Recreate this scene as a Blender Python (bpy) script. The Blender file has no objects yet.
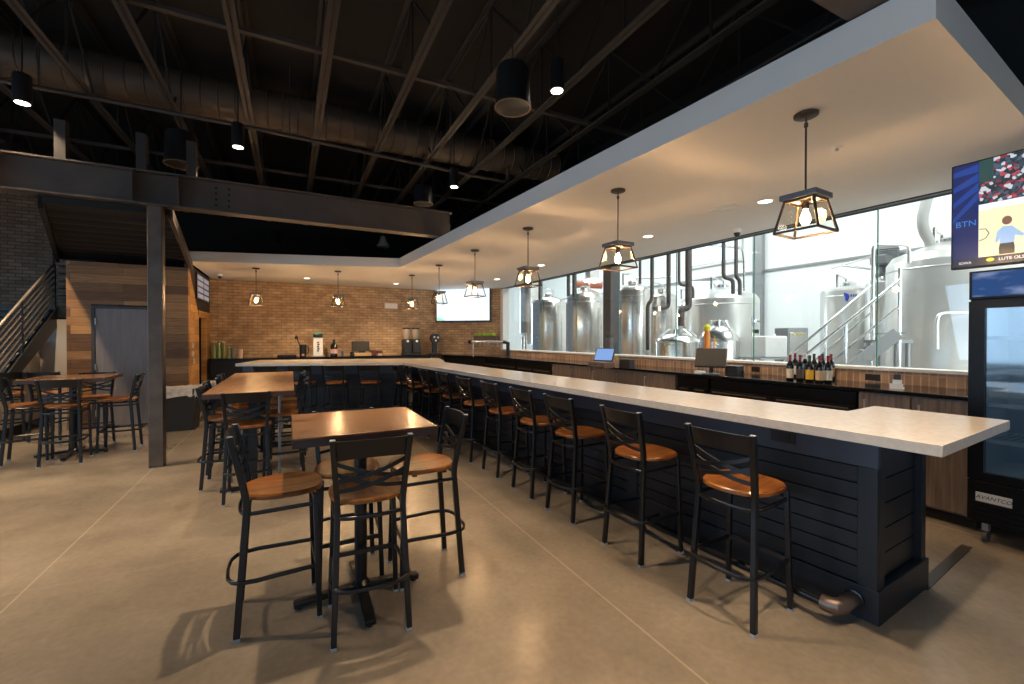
import bpy, bmesh, math, random
from mathutils import Vector, Matrix
random.seed(7)
PI = math.pi
S = bpy.context.scene
C = S.collection

# ------------------------------------------------------------------ camera maths
FPX = 438.0; YAW = math.radians(26.8); PIT = math.atan(4 / 438.0); EYE = Vector((0, 0, 1.6))
FW = Vector((math.sin(YAW) * math.cos(PIT), math.cos(YAW) * math.cos(PIT), -math.sin(PIT)))
RT = Vector((math.cos(YAW), -math.sin(YAW), 0)); UP = RT.cross(FW)
def P(u, v, w):
    "world point seen at pixel u,v at depth w metres along the camera axis"
    return EYE + w * (FW + (u - 512) / FPX * RT - (v - 342) / FPX * UP)
def PZ(u, v, z):
    d = P(u, v, 1) - EYE
    return EYE + d * ((z - 1.6) / d.z)
def PY(u, v, y):
    d = P(u, v, 1) - EYE
    return EYE + d * (y / d.y)

# ------------------------------------------------------------------ materials
M = {}
def mat(name, col, rough=0.5, metal=0.0, spec=0.5, emit=None, es=0.0, noise=0.0, nscale=8.0, bump=0.0, trans=0.0, coat=0.0, stretch=None):
    m = bpy.data.materials.new(name); m.use_nodes = True
    nt = m.node_tree; b = nt.nodes['Principled BSDF']
    b.inputs['Base Color'].default_value = (*col, 1)
    b.inputs['Roughness'].default_value = rough; b.inputs['Metallic'].default_value = metal
    b.inputs['Specular IOR Level'].default_value = spec
    b.inputs['Transmission Weight'].default_value = trans
    b.inputs['Coat Weight'].default_value = coat
    if emit: b.inputs['Emission Color'].default_value = (*emit, 1); b.inputs['Emission Strength'].default_value = es
    if noise or bump:
        tc = nt.nodes.new('ShaderNodeTexCoord'); n = nt.nodes.new('ShaderNodeTexNoise')
        n.inputs['Scale'].default_value = nscale; n.inputs['Detail'].default_value = 5
        src = tc.outputs['Object']
        if stretch:
            mp = nt.nodes.new('ShaderNodeMapping'); mp.inputs['Scale'].default_value = stretch
            nt.links.new(src, mp.inputs['Vector']); src = mp.outputs['Vector']
        nt.links.new(src, n.inputs['Vector'])
        if noise:
            r = nt.nodes.new('ShaderNodeValToRGB')
            r.color_ramp.elements[0].position = 0.3; r.color_ramp.elements[1].position = 0.7
            r.color_ramp.elements[0].color = (*[c * (1 - noise) for c in col], 1)
            r.color_ramp.elements[1].color = (*[min(1, c * (1 + noise)) for c in col], 1)
            nt.links.new(n.outputs['Fac'], r.inputs['Fac']); nt.links.new(r.outputs['Color'], b.inputs['Base Color'])
        if bump:
            bp = nt.nodes.new('ShaderNodeBump'); bp.inputs['Strength'].default_value = bump; bp.inputs['Distance'].default_value = 0.01
            nt.links.new(n.outputs['Fac'], bp.inputs['Height']); nt.links.new(bp.outputs['Normal'], b.inputs['Normal'])
    M[name] = m
    return m

def brickmat(name, c1, c2, mortar, bw, rh, ms, swap, rough=0.85, off=0.5, bump=0.4, grain=None, sq=1.0):
    "swap: which object coordinates drive (u,v)"
    m = bpy.data.materials.new(name); m.use_nodes = True; nt = m.node_tree; N = nt.nodes; L = nt.links
    b = N['Principled BSDF']; b.inputs['Roughness'].default_value = rough
    tc = N.new('ShaderNodeTexCoord'); sp = N.new('ShaderNodeSeparateXYZ'); cb = N.new('ShaderNodeCombineXYZ')
    L.new(tc.outputs['Object'], sp.inputs[0]); L.new(sp.outputs[swap[0]], cb.inputs[0]); L.new(sp.outputs[swap[1]], cb.inputs[1])
    t = N.new('ShaderNodeTexBrick'); L.new(cb.outputs[0], t.inputs['Vector'])
    t.inputs['Scale'].default_value = 1; t.inputs['Brick Width'].default_value = bw; t.inputs['Row Height'].default_value = rh
    t.inputs['Mortar Size'].default_value = ms; t.inputs['Mortar Smooth'].default_value = 0.1; t.inputs['Bias'].default_value = 0.0
    t.offset = off; t.squash = sq
    t.inputs['Color1'].default_value = (*c1, 1); t.inputs['Color2'].default_value = (*c2, 1); t.inputs['Mortar'].default_value = (*mortar, 1)
    n = N.new('ShaderNodeTexNoise'); n.inputs['Scale'].default_value = 3.0; n.inputs['Detail'].default_value = 6
    mp = N.new('ShaderNodeMapping'); mp.inputs['Scale'].default_value = grain or (1.2, 1.6, 1)
    L.new(cb.outputs[0], mp.inputs['Vector']); L.new(mp.outputs['Vector'], n.inputs['Vector'])
    r = N.new('ShaderNodeValToRGB'); r.color_ramp.elements[0].position = 0.3; r.color_ramp.elements[1].position = 0.72
    r.color_ramp.elements[0].color = (0.72, 0.7, 0.68, 1); r.color_ramp.elements[1].color = (1.18, 1.16, 1.14, 1)
    L.new(n.outputs['Fac'], r.inputs['Fac'])
    mx = N.new('ShaderNodeMix'); mx.data_type = 'RGBA'; mx.blend_type = 'MULTIPLY'; mx.inputs[0].default_value = 1
    L.new(t.outputs['Color'], mx.inputs[6]); L.new(r.outputs['Color'], mx.inputs[7]); L.new(mx.outputs[2], b.inputs['Base Color'])
    bp = N.new('ShaderNodeBump'); bp.inputs['Strength'].default_value = bump; bp.inputs['Distance'].default_value = 0.008; bp.invert = True
    L.new(t.outputs['Fac'], bp.inputs['Height']); L.new(bp.outputs['Normal'], b.inputs['Normal'])
    M[name] = m
    return m

def floormat():
    m = bpy.data.materials.new('polished_concrete'); m.use_nodes = True; nt = m.node_tree; N = nt.nodes; L = nt.links
    b = N['Principled BSDF']; tc = N.new('ShaderNodeTexCoord')
    n1 = N.new('ShaderNodeTexNoise'); n1.inputs['Scale'].default_value = 0.9; n1.inputs['Detail'].default_value = 8; n1.inputs['Roughness'].default_value = 0.62
    n2 = N.new('ShaderNodeTexNoise'); n2.inputs['Scale'].default_value = 26; n2.inputs['Detail'].default_value = 4
    L.new(tc.outputs['Object'], n1.inputs['Vector']); L.new(tc.outputs['Object'], n2.inputs['Vector'])
    r = N.new('ShaderNodeValToRGB'); r.color_ramp.elements[0].position = 0.28; r.color_ramp.elements[1].position = 0.75
    r.color_ramp.elements[0].color = (0.165, 0.136, 0.105, 1); r.color_ramp.elements[1].color = (0.33, 0.277, 0.217, 1)
    L.new(n1.outputs['Fac'], r.inputs['Fac'])
    mx = N.new('ShaderNodeMix'); mx.data_type = 'RGBA'; mx.blend_type = 'OVERLAY'; mx.inputs[0].default_value = 0.18
    L.new(r.outputs['Color'], mx.inputs[6]); L.new(n2.outputs['Fac'], mx.inputs[7])
    # saw-cut control joints on a grid
    sp = N.new('ShaderNodeSeparateXYZ'); L.new(tc.outputs['Object'], sp.inputs[0])
    def joint(out, off, per, w):
        a = N.new('ShaderNodeMath'); a.operation = 'SUBTRACT'; L.new(out, a.inputs[0]); a.inputs[1].default_value = off - per / 2
        f = N.new('ShaderNodeMath'); f.operation = 'FLOORED_MODULO'; L.new(a.outputs[0], f.inputs[0]); f.inputs[1].default_value = per
        s = N.new('ShaderNodeMath'); s.operation = 'SUBTRACT'; L.new(f.outputs[0], s.inputs[0]); s.inputs[1].default_value = per / 2
        ab = N.new('ShaderNodeMath'); ab.operation = 'ABSOLUTE'; L.new(s.outputs[0], ab.inputs[0])
        lt = N.new('ShaderNodeMath'); lt.operation = 'LESS_THAN'; L.new(ab.outputs[0], lt.inputs[0]); lt.inputs[1].default_value = w
        return lt.outputs[0]
    j1 = joint(sp.outputs[0], 1.715, 3.23, 0.007); j2 = joint(sp.outputs[1], 3.85, 3.3, 0.006)
    jm = N.new('ShaderNodeMath'); jm.operation = 'MULTIPLY'; L.new(j2, jm.inputs[0]); jm.inputs[1].default_value = 0.3
    mxm = N.new('ShaderNodeMath'); mxm.operation = 'MAXIMUM'; L.new(j1, mxm.inputs[0]); L.new(jm.outputs[0], mxm.inputs[1])
    sc = N.new('ShaderNodeMath'); sc.operation = 'MULTIPLY'; L.new(mxm.outputs[0], sc.inputs[0]); sc.inputs[1].default_value = 0.3
    mj = N.new('ShaderNodeMix'); mj.data_type = 'RGBA'; L.new(sc.outputs[0], mj.inputs[0])
    L.new(mx.outputs[2], mj.inputs[6]); mj.inputs[7].default_value = (0.55, 0.47, 0.36, 1)
    L.new(mj.outputs[2], b.inputs['Base Color'])
    rr = N.new('ShaderNodeMapRange'); rr.inputs[3].default_value = 0.13; rr.inputs[4].default_value = 0.34
    L.new(n1.outputs['Fac'], rr.inputs[0]); L.new(rr.outputs[0], b.inputs['Roughness'])
    b.inputs['Specular IOR Level'].default_value = 0.45
    M['floor'] = m

def woodmat(name, dark, mid, light, rough=0.3, scale=(1, 1, 1), plank=0.0, knots=False, coat=0.3):
    m = bpy.data.materials.new(name); m.use_nodes = True; nt = m.node_tree; N = nt.nodes; L = nt.links
    b = N['Principled BSDF']; b.inputs['Roughness'].default_value = rough; b.inputs['Coat Weight'].default_value = coat; b.inputs['Coat Roughness'].default_value = 0.14
    tc = N.new('ShaderNodeTexCoord'); mp = N.new('ShaderNodeMapping'); mp.inputs['Scale'].default_value = scale
    L.new(tc.outputs['Object'], mp.inputs['Vector'])
    n = N.new('ShaderNodeTexNoise'); n.inputs['Scale'].default_value = 3; n.inputs['Detail'].default_value = 9; n.inputs['Distortion'].default_value = 0.8
    L.new(mp.outputs['Vector'], n.inputs['Vector'])
    r = N.new('ShaderNodeValToRGB'); e = r.color_ramp.elements
    e[0].position = 0.3; e[0].color = (*dark, 1); e[1].position = 0.72; e[1].color = (*light, 1)
    k = e.new(0.5); k.color = (*mid, 1)
    L.new(n.outputs['Fac'], r.inputs['Fac'])
    out = r.outputs['Color']
    if knots:
        v = N.new('ShaderNodeTexVoronoi'); v.inputs['Scale'].default_value = 2.6
        mp2 = N.new('ShaderNodeMapping'); mp2.inputs['Scale'].default_value = (1.0, 2.4, 1.0); mp2.inputs['Rotation'].default_value = (0, 0, 0.35)
        L.new(tc.outputs['Object'], mp2.inputs['Vector']); L.new(mp2.outputs['Vector'], v.inputs['Vector'])
        kr = N.new('ShaderNodeValToRGB'); kr.color_ramp.elements[0].position = 0.08; kr.color_ramp.elements[1].position = 0.2
        kr.color_ramp.elements[0].color = (0.25, 0.22, 0.2, 1); kr.color_ramp.elements[1].color = (1, 1, 1, 1)
        L.new(v.outputs['Distance'], kr.inputs['Fac'])
        mk = N.new('ShaderNodeMix'); mk.data_type = 'RGBA'; mk.blend_type = 'MULTIPLY'; mk.inputs[0].default_value = 0.9
        L.new(out, mk.inputs[6]); L.new(kr.outputs['Color'], mk.inputs[7]); out = mk.outputs[2]
    if plank:
        sp = N.new('ShaderNodeSeparateXYZ'); L.new(tc.outputs['Object'], sp.inputs[0])
        dv = N.new('ShaderNodeMath'); dv.operation = 'DIVIDE'; L.new(sp.outputs[1], dv.inputs[0]); dv.inputs[1].default_value = plank
        fl = N.new('ShaderNodeMath'); fl.operation = 'FLOOR'; L.new(dv.outputs[0], fl.inputs[0])
        wn = N.new('ShaderNodeTexWhiteNoise'); wn.noise_dimensions = '1D'; L.new(fl.outputs[0], wn.inputs['W'])
        mr = N.new('ShaderNodeMapRange'); mr.inputs[3].default_value = 0.75; mr.inputs[4].default_value = 1.15; L.new(wn.outputs['Value'], mr.inputs[0])
        hs = N.new('ShaderNodeHueSaturation'); L.new(out, hs.inputs['Color']); L.new(mr.outputs[0], hs.inputs['Value']); out = hs.outputs['Color']
    L.new(out, b.inputs['Base Color'])
    M[name] = m

def glassmat(name, tint, gl, rough=0.02):
    m = bpy.data.materials.new(name); m.use_nodes = True; nt = m.node_tree; N = nt.nodes; L = nt.links
    N.remove(N['Principled BSDF']); o = N['Material Output']
    t = N.new('ShaderNodeBsdfTransparent'); t.inputs[0].default_value = (*tint, 1)
    g = N.new('ShaderNodeBsdfGlossy'); g.inputs['Roughness'].default_value = rough
    mx = N.new('ShaderNodeMixShader'); mx.inputs[0].default_value = gl
    L.new(t.outputs[0], mx.inputs[1]); L.new(g.outputs[0], mx.inputs[2]); L.new(mx.outputs[0], o.inputs[0])
    M[name] = m

floormat()
mat('black_metal', (0.005, 0.006, 0.008), 0.3, 0.0, 0.5)
mat('black_plastic', (0.012, 0.012, 0.013), 0.45)
mat('glide', (0.32, 0.36, 0.42), 0.4)
woodmat('seat_wood', (0.11, 0.033, 0.007), (0.25, 0.085, 0.017), (0.38, 0.145, 0.03), 0.33, (7, 1.3, 3), coat=0.1)
woodmat('table_wood', (0.12, 0.05, 0.022), (0.205, 0.092, 0.04), (0.29, 0.145, 0.066), 0.27, (1.2, 6, 3), plank=0.13, knots=True)
woodmat('table_wood_long', (0.14, 0.058, 0.02), (0.225, 0.10, 0.038), (0.30, 0.145, 0.058), 0.36, (6, 0.9, 3), coat=0.15)
mat('table_edge', (0.05, 0.025, 0.02), 0.4)
mat('quartz', (0.66, 0.60, 0.53), 0.2, noise=0.07, nscale=30)
mat('bar_paint', (0.008, 0.011, 0.018), 0.45, noise=0.25, nscale=4)
mat('bar_board', (0.042, 0.054, 0.08), 0.42)
mat('gap_black', (0.003, 0.003, 0.004), 0.7)
mat('rail_pipe', (0.03, 0.031, 0.035), 0.25, 0.7)
mat('rail_elbow', (0.2, 0.155, 0.135), 0.38, 0.8)
mat('soffit_paint', (0.8, 0.77, 0.73), 0.8)
mat('white_paint', (0.7, 0.68, 0.65), 0.75)
mat('wall_cream', (0.62, 0.56, 0.49), 0.8)
mat('deck_black', (0.007, 0.0065, 0.0065), 0.8)
mat('joist_steel', (0.044, 0.038, 0.036), 0.6)
mat('beam_steel', (0.085, 0.067, 0.057), 0.55, noise=0.2, nscale=3)
mat('post_steel', (0.13, 0.1, 0.08), 0.42, 0.5, noise=0.25, nscale=5)
mat('duct_metal', (0.095, 0.075, 0.057), 0.5, 0.3)
mat('dark_brown', (0.03, 0.026, 0.024), 0.6)
mat('stainless', (0.72, 0.71, 0.69), 0.22, 1.0, noise=0.06, nscale=3)
mat('tank_steel', (0.74, 0.715, 0.68), 0.24, 0.93, noise=0.05, nscale=2)
mat('stainless_bright', (0.85, 0.84, 0.82), 0.3, 0.9)
mat('steel_grey', (0.33, 0.34, 0.35), 0.45, 0.5)
mat('motor_grey', (0.17, 0.175, 0.18), 0.5, 0.3)
mat('sky_pane', (0.3, 0.32, 0.35), 0.3, emit=(0.72, 0.86, 1.0), es=1.3)
mat('tank_pale', (0.67, 0.655, 0.63), 0.3, 0.6)
mat('hose_grey', (0.36, 0.36, 0.35), 0.6)
mat('pipe_brown', (0.085, 0.07, 0.066), 0.55)
mat('copper_red', (0.42, 0.12, 0.07), 0.5)
mat('brew_wall', (0.90, 0.92, 0.915), 0.6)
mat('brew_floor', (0.4, 0.4, 0.39), 0.4)
mat('white_plastic', (0.85, 0.84, 0.82), 0.4)
mat('counter_black', (0.008, 0.008, 0.009), 0.1, 0, 0.6)
mat('glass_edge', (0.03, 0.22, 0.17), 0.15)
mat('bulb', (1, 0.8, 0.5), 0.4, emit=(1.0, 0.62, 0.26), es=70)
mat('pendant_bronze', (0.075, 0.055, 0.042), 0.45, 0.4)
mat('pendant_cap', (0.16, 0.17, 0.2), 0.5, 0.2)
mat('lamp_white', (1, 1, 1), 0.5, emit=(1.0, 0.88, 0.72), es=9)
mat('downlight_white', (1, 1, 1), 0.5, emit=(1.0, 0.9, 0.78), es=6)
mat('trim_white', (0.75, 0.74, 0.72), 0.5)
mat('speaker_grille', (0.16, 0.11, 0.075), 0.7)
mat('door_grey', (0.26, 0.235, 0.24), 0.55, noise=0.12, nscale=3, stretch=(8, 8, 0.7))
mat('door_frame', (0.055, 0.055, 0.062), 0.5)
mat('hinge', (0.5, 0.5, 0.5), 0.35, 0.8)
mat('cab_wood', (0.165, 0.128, 0.108), 0.5, noise=0.35, nscale=5, stretch=(9, 9, 0.5))
mat('liner', (0.55, 0.52, 0.5), 0.35, noise=0.25, nscale=14, bump=0.8)
mat('bin_black', (0.02, 0.02, 0.021), 0.55)
mat('screen_blue', (0.02, 0.02, 0.02), 0.3, emit=(0.2, 0.36, 0.72), es=0.8)
mat('screen_sky', (0.02, 0.02, 0.02), 0.3, emit=(0.72, 0.9, 1.0), es=1.15)
mat('screen_green', (0.02, 0.02, 0.02), 0.3, emit=(0.3, 0.85, 0.6), es=0.9)
mat('pos_grey', (0.05, 0.046, 0.043), 0.6, 0, 0.15)
mat('label_cream', (0.72, 0.62, 0.45), 0.6)
mat('label_yellow', (0.85, 0.5, 0.03), 0.5)
mat('label_tan', (0.62, 0.42, 0.24), 0.6)
mat('label_dark', (0.06, 0.04, 0.035), 0.5)
mat('label_pink', (0.72, 0.4, 0.36), 0.5)
mat('wine_glass', (0.006, 0.007, 0.005), 0.08)
mat('foil_red', (0.24, 0.012, 0.02), 0.35)
mat('foil_white', (0.65, 0.63, 0.6), 0.4)
mat('foil_dark', (0.05, 0.04, 0.03), 0.4)
mat('green_glass', (0.30, 0.36, 0.12), 0.2, 0, 0.5)
mat('leaf_green', (0.32, 0.48, 0.03), 0.6)
mat('planter_wood', (0.12, 0.07, 0.045), 0.6)
mat('tan_box', (0.55, 0.36, 0.18), 0.6)
mat('white_card', (0.85, 0.84, 0.82), 0.5)
mat('cup_cream', (0.65, 0.45, 0.32), 0.6)
mat('grey_cup', (0.2, 0.2, 0.22), 0.4)
mat('blue_item', (0.05, 0.09, 0.2), 0.4)
mat('red_item', (0.12, 0.03, 0.03), 0.5)
mat('clear_hopper', (0.42, 0.33, 0.26), 0.15)
mat('green_plastic', (0.03, 0.35, 0.2), 0.4)
mat('stair_steel', (0.018, 0.022, 0.027), 0.45)
mat('rail_steel', (0.42, 0.37, 0.32), 0.35, 0.6)
mat('window_dark', (0.02, 0.02, 0.025), 0.4)
mat('pane_bright', (0.4, 0.42, 0.48), 0.3, emit=(0.75, 0.8, 1.0), es=0.16)
mat('fridge_black', (0.004, 0.004, 0.005), 0.35, 0, 0.25)
mat('fridge_inside', (0.34, 0.37, 0.4), 0.5)
mat('shelf_wire', (0.5, 0.53, 0.55), 0.4)
mat('plate_silver', (0.62, 0.61, 0.59), 0.4, 0.3)
mat('ink_black', (0.01, 0.01, 0.01), 0.5)
mat('logo_blue', (0.02, 0.05, 0.42), 0.5)
mat('orange_label', (0.8, 0.25, 0.03), 0.5)
mat('yellow_cap', (0.75, 0.65, 0.02), 0.5)
mat('sprinkler_white', (0.8, 0.78, 0.75), 0.5)
mat('caster_rubber', (0.05, 0.05, 0.052), 0.5)
for nm, col in (('tv_navy', (0.005, 0.016, 0.10)), ('tv_blue', (0.01, 0.045, 0.24)), ('tv_letter', (0.05, 0.2, 0.6)), ('tv_court', (0.86, 0.78, 0.5)), ('tv_bar', (0.006, 0.012, 0.03)),
                ('tv_white', (0.85, 0.88, 0.95)), ('tv_shirt', (0.32, 0.48, 0.72)), ('tv_black', (0.012, 0.014, 0.02)), ('tv_skin', (0.2, 0.09, 0.06)), ('tv_yellow', (0.75, 0.72, 0.04)), ('tv_red', (0.6, 0.05, 0.07)), ('tv_teal', (0.02, 0.06, 0.06))):
    mat(nm, (0.01, 0.01, 0.01), 0.25, emit=col, es=0.95)
glassmat('pane_glass', (0.95, 0.98, 0.975), 0.05)
glassmat('lamp_glass', (0.97, 0.96, 0.94), 0.025)
glassmat('fridge_glass', (0.80, 0.88, 0.93), 0.10, 0.05)
brickmat('brick_tan', (0.56, 0.38, 0.22), (0.40, 0.25, 0.135), (0.32, 0.21, 0.125), 0.215, 0.074, 0.010, (0, 2))
brickmat('brick_dim', (0.46, 0.34, 0.26), (0.32, 0.22, 0.17), (0.2, 0.16, 0.13), 0.215, 0.074, 0.010, (0, 2))
brickmat('brick_soldier', (0.46, 0.30, 0.20), (0.30, 0.19, 0.125), (0.56, 0.42, 0.3), 0.066, 0.135, 0.006, (1, 2), off=0.0)
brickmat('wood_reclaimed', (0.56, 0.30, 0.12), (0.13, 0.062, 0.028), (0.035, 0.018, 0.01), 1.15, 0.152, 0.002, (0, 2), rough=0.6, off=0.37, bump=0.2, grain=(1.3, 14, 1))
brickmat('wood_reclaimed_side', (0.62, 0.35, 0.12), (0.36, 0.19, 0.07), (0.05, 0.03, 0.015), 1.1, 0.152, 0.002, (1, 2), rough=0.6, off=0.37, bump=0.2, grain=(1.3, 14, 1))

def crowdmat():
    m = bpy.data.materials.new('tv_crowd'); m.use_nodes = True; nt = m.node_tree; N = nt.nodes; L = nt.links
    b = N['Principled BSDF']; b.inputs['Base Color'].default_value = (0.01, 0.01, 0.01, 1)
    tc = N.new('ShaderNodeTexCoord'); v = N.new('ShaderNodeTexVoronoi'); v.inputs['Scale'].default_value = 52
    L.new(tc.outputs['Object'], v.inputs['Vector'])
    sp = N.new('ShaderNodeSeparateColor'); L.new(v.outputs['Color'], sp.inputs[0])
    r = N.new('ShaderNodeValToRGB'); r.color_ramp.interpolation = 'CONSTANT'; e = r.color_ramp.elements
    e[0].position = 0; e[0].color = (0.006, 0.025, 0.035, 1); e[1].position = 0.38; e[1].color = (0.22, 0.025, 0.045, 1)
    for p_, c_ in ((0.5, (0.03, 0.05, 0.07)), (0.66, (0.55, 0.58, 0.62)), (0.8, (0.05, 0.10, 0.16)), (0.9, (0.4, 0.06, 0.08))):
        k = e.new(p_); k.color = (*c_, 1)
    L.new(sp.outputs[0], r.inputs['Fac']); L.new(r.outputs['Color'], b.inputs['Emission Color']); b.inputs['Emission Strength'].default_value = 0.9
    M['tv_crowd'] = m
crowdmat()
def headermat():
    m = bpy.data.materials.new('header_sky'); m.use_nodes = True; nt = m.node_tree; N = nt.nodes; L = nt.links
    b = N['Principled BSDF']; b.inputs['Base Color'].default_value = (0.01, 0.02, 0.05, 1); b.inputs['Roughness'].default_value = 0.4; b.inputs['Specular IOR Level'].default_value = 0.1
    tc = N.new('ShaderNodeTexCoord'); mp = N.new('ShaderNodeMapping'); mp.inputs['Scale'].default_value = (1, 5, 14)
    n = N.new('ShaderNodeTexNoise'); n.inputs['Scale'].default_value = 1.0; n.inputs['Detail'].default_value = 5
    L.new(tc.outputs['Object'], mp.inputs['Vector']); L.new(mp.outputs['Vector'], n.inputs['Vector'])
    r = N.new('ShaderNodeValToRGB'); e = r.color_ramp.elements; e[0].position = 0.52; e[0].color = (0.012, 0.055, 0.19, 1); e[1].position = 0.8; e[1].color = (0.26, 0.32, 0.48, 1)
    L.new(n.outputs['Fac'], r.inputs['Fac']); L.new(r.outputs['Color'], b.inputs['Emission Color']); b.inputs['Emission Strength'].default_value = 0.8
    M['header_sky'] = m
headermat()

# ------------------------------------------------------------------ mesh builder
class MB:
    def __init__(s): s.bm = bmesh.new()
    def box(s, x0, x1, y0, y1, z0, z1, mtx=None):
        vs = [s.bm.verts.new(Vector(p)) for p in ((x0, y0, z0), (x1, y0, z0), (x1, y1, z0), (x0, y1, z0), (x0, y0, z1), (x1, y0, z1), (x1, y1, z1), (x0, y1, z1))]
        if mtx:
            for v in vs: v.co = mtx @ v.co
        for f in ((0, 3, 2, 1), (4, 5, 6, 7), (0, 1, 5, 4), (1, 2, 6, 5), (2, 3, 7, 6), (3, 0, 4, 7)): s.bm.faces.new([vs[i] for i in f])
        return s
    def prism(s, pts, vec):
        a = [s.bm.verts.new(Vector(p)) for p in pts]; b = [s.bm.verts.new(Vector(p) + Vector(vec)) for p in pts]; n = len(pts)
        s.bm.faces.new(a); s.bm.faces.new(b[::-1])
        for i in range(n): s.bm.faces.new((a[i], b[i], b[(i + 1) % n], a[(i + 1) % n]))
        return s
    def poly(s, pts, z0, z1): return s.prism([(p[0], p[1], z0) for p in pts], (0, 0, z1 - z0))
    def sweep(s, path, prof, up=(0, 0, 1), closed=False, caps=True):
        "sweep a closed 2-D profile (a: sideways, b: along up) along a path"
        path = [Vector(p) for p in path]; n = len(path); up = Vector(up); rings = []
        for i, p in enumerate(path):
            if closed: t0 = p - path[i - 1]; t1 = path[(i + 1) % n] - p
            else: t0 = p - path[max(i - 1, 0)]; t1 = path[min(i + 1, n - 1)] - p
            t0 = t0.normalized() if t0.length > 1e-9 else t1.normalized(); t1 = t1.normalized() if t1.length > 1e-9 else t0
            t = (t0 + t1).normalized() if (t0 + t1).length > 1e-6 else t1
            k = 1 / max(0.35, math.sqrt(max(0.0, (1 + t0.dot(t1)) / 2)))
            u = up if abs(t.dot(up)) < 0.98 else Vector((1, 0, 0)) if abs(t.x) < 0.9 else Vector((0, 1, 0))
            a = t.cross(u).normalized(); b = a.cross(t).normalized()
            # widen only in the plane of the bend
            bend = (t1 - t0); ka = kb = 1
            if bend.length > 1e-4:
                bend.normalize(); ka = 1 + (k - 1) * abs(bend.dot(a)); kb = 1 + (k - 1) * abs(bend.dot(b))
            rings.append([s.bm.verts.new(p + a * q[0] * ka + b * q[1] * kb) for q in prof])
        m = len(prof); R = n if closed else n - 1
        for i in range(R):
            A, B = rings[i], rings[(i + 1) % n]
            for j in range(m): s.bm.faces.new((A[j], A[(j + 1) % m], B[(j + 1) % m], B[j]))
        if not closed and caps: s.bm.faces.new(rings[0][::-1]); s.bm.faces.new(rings[-1])
        return s
    def tube(s, path, r, seg=8, closed=False, up=(0, 0, 1)):
        "round tube with rotation-minimising rings"
        pts = []
        for p in path:
            p = Vector(p)
            if not pts or (p - pts[-1]).length > 1e-4: pts.append(p)
        n = len(pts); ref = None; rings = []
        for i, p in enumerate(pts):
            t = (pts[min(i + 1, n - 1)] - p).normalized() + (p - pts[max(i - 1, 0)]).normalized()
            t.normalize()
            if ref is None: ref = t.orthogonal().normalized()
            ref = (ref - t * ref.dot(t)).normalized(); q = t.cross(ref)
            k = 1.0
            if 0 < i < n - 1: k = 1 / max(.6, (pts[i + 1] - p).normalized().dot(t))
            rings.append([s.bm.verts.new(p + (ref * math.cos(2 * PI * j / seg) + q * math.sin(2 * PI * j / seg)) * r * k) for j in range(seg)])
        for A, B in zip(rings, rings[1:]):
            for j in range(seg): s.bm.faces.new((A[j], A[(j + 1) % seg], B[(j + 1) % seg], B[j]))
        s.bm.faces.new(rings[0][::-1]); s.bm.faces.new(rings[-1])
        return s
    def bar(s, path, w, h, up=(0, 0, 1), closed=False):
        return s.sweep(path, [(-w / 2, -h / 2), (w / 2, -h / 2), (w / 2, h / 2), (-w / 2, h / 2)], up, closed)
    def lathe(s, prof, c=(0, 0, 0), seg=24, mtx=None):
        c = Vector(c); rings = []
        for r, z in prof:
            ring = [Vector((r * math.cos(2 * PI * i / seg), r * math.sin(2 * PI * i / seg), z)) for i in range(seg)] if r > 1e-6 else [Vector((0, 0, z))]
            if mtx: ring = [mtx @ v for v in ring]
            rings.append([s.bm.verts.new(v + c) for v in ring])
        for A, B in zip(rings, rings[1:]):
            for i in range(seg):
                j = (i + 1) % seg
                if len(A) == 1 and len(B) == 1: continue
                if len(A) == 1: s.bm.faces.new((A[0], B[j], B[i]))
                elif len(B) == 1: s.bm.faces.new((A[i], A[j], B[0]))
                else: s.bm.faces.new((A[i], A[j], B[j], B[i]))
        if len(rings[0]) > 1: s.bm.faces.new(rings[0][::-1])
        if len(rings[-1]) > 1: s.bm.faces.new(rings[-1])
        return s
    def cyl(s, c, r, z0, z1, seg=24): return s.lathe([(r, z0), (r, z1)], c, seg)
    def build(s, name, m, parent=None, smooth=True, bevel=0.0, loc=None):
        bmesh.ops.recalc_face_normals(s.bm, faces=s.bm.faces)
        me = bpy.data.meshes.new(name); s.bm.to_mesh(me); s.bm.free()
        if smooth:
            for p in me.polygons: p.use_smooth = True
            me.set_sharp_from_angle(angle=math.radians(35))
        me.materials.append(M[m] if isinstance(m, str) else m)
        o = bpy.data.objects.new(name, me); C.objects.link(o)
        if parent: o.parent = parent
        if loc: o.location = loc
        if bevel:
            b = o.modifiers.new('bevel', 'BEVEL'); b.width = bevel; b.segments = 2; b.limit_method = 'ANGLE'
        return o

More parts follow.
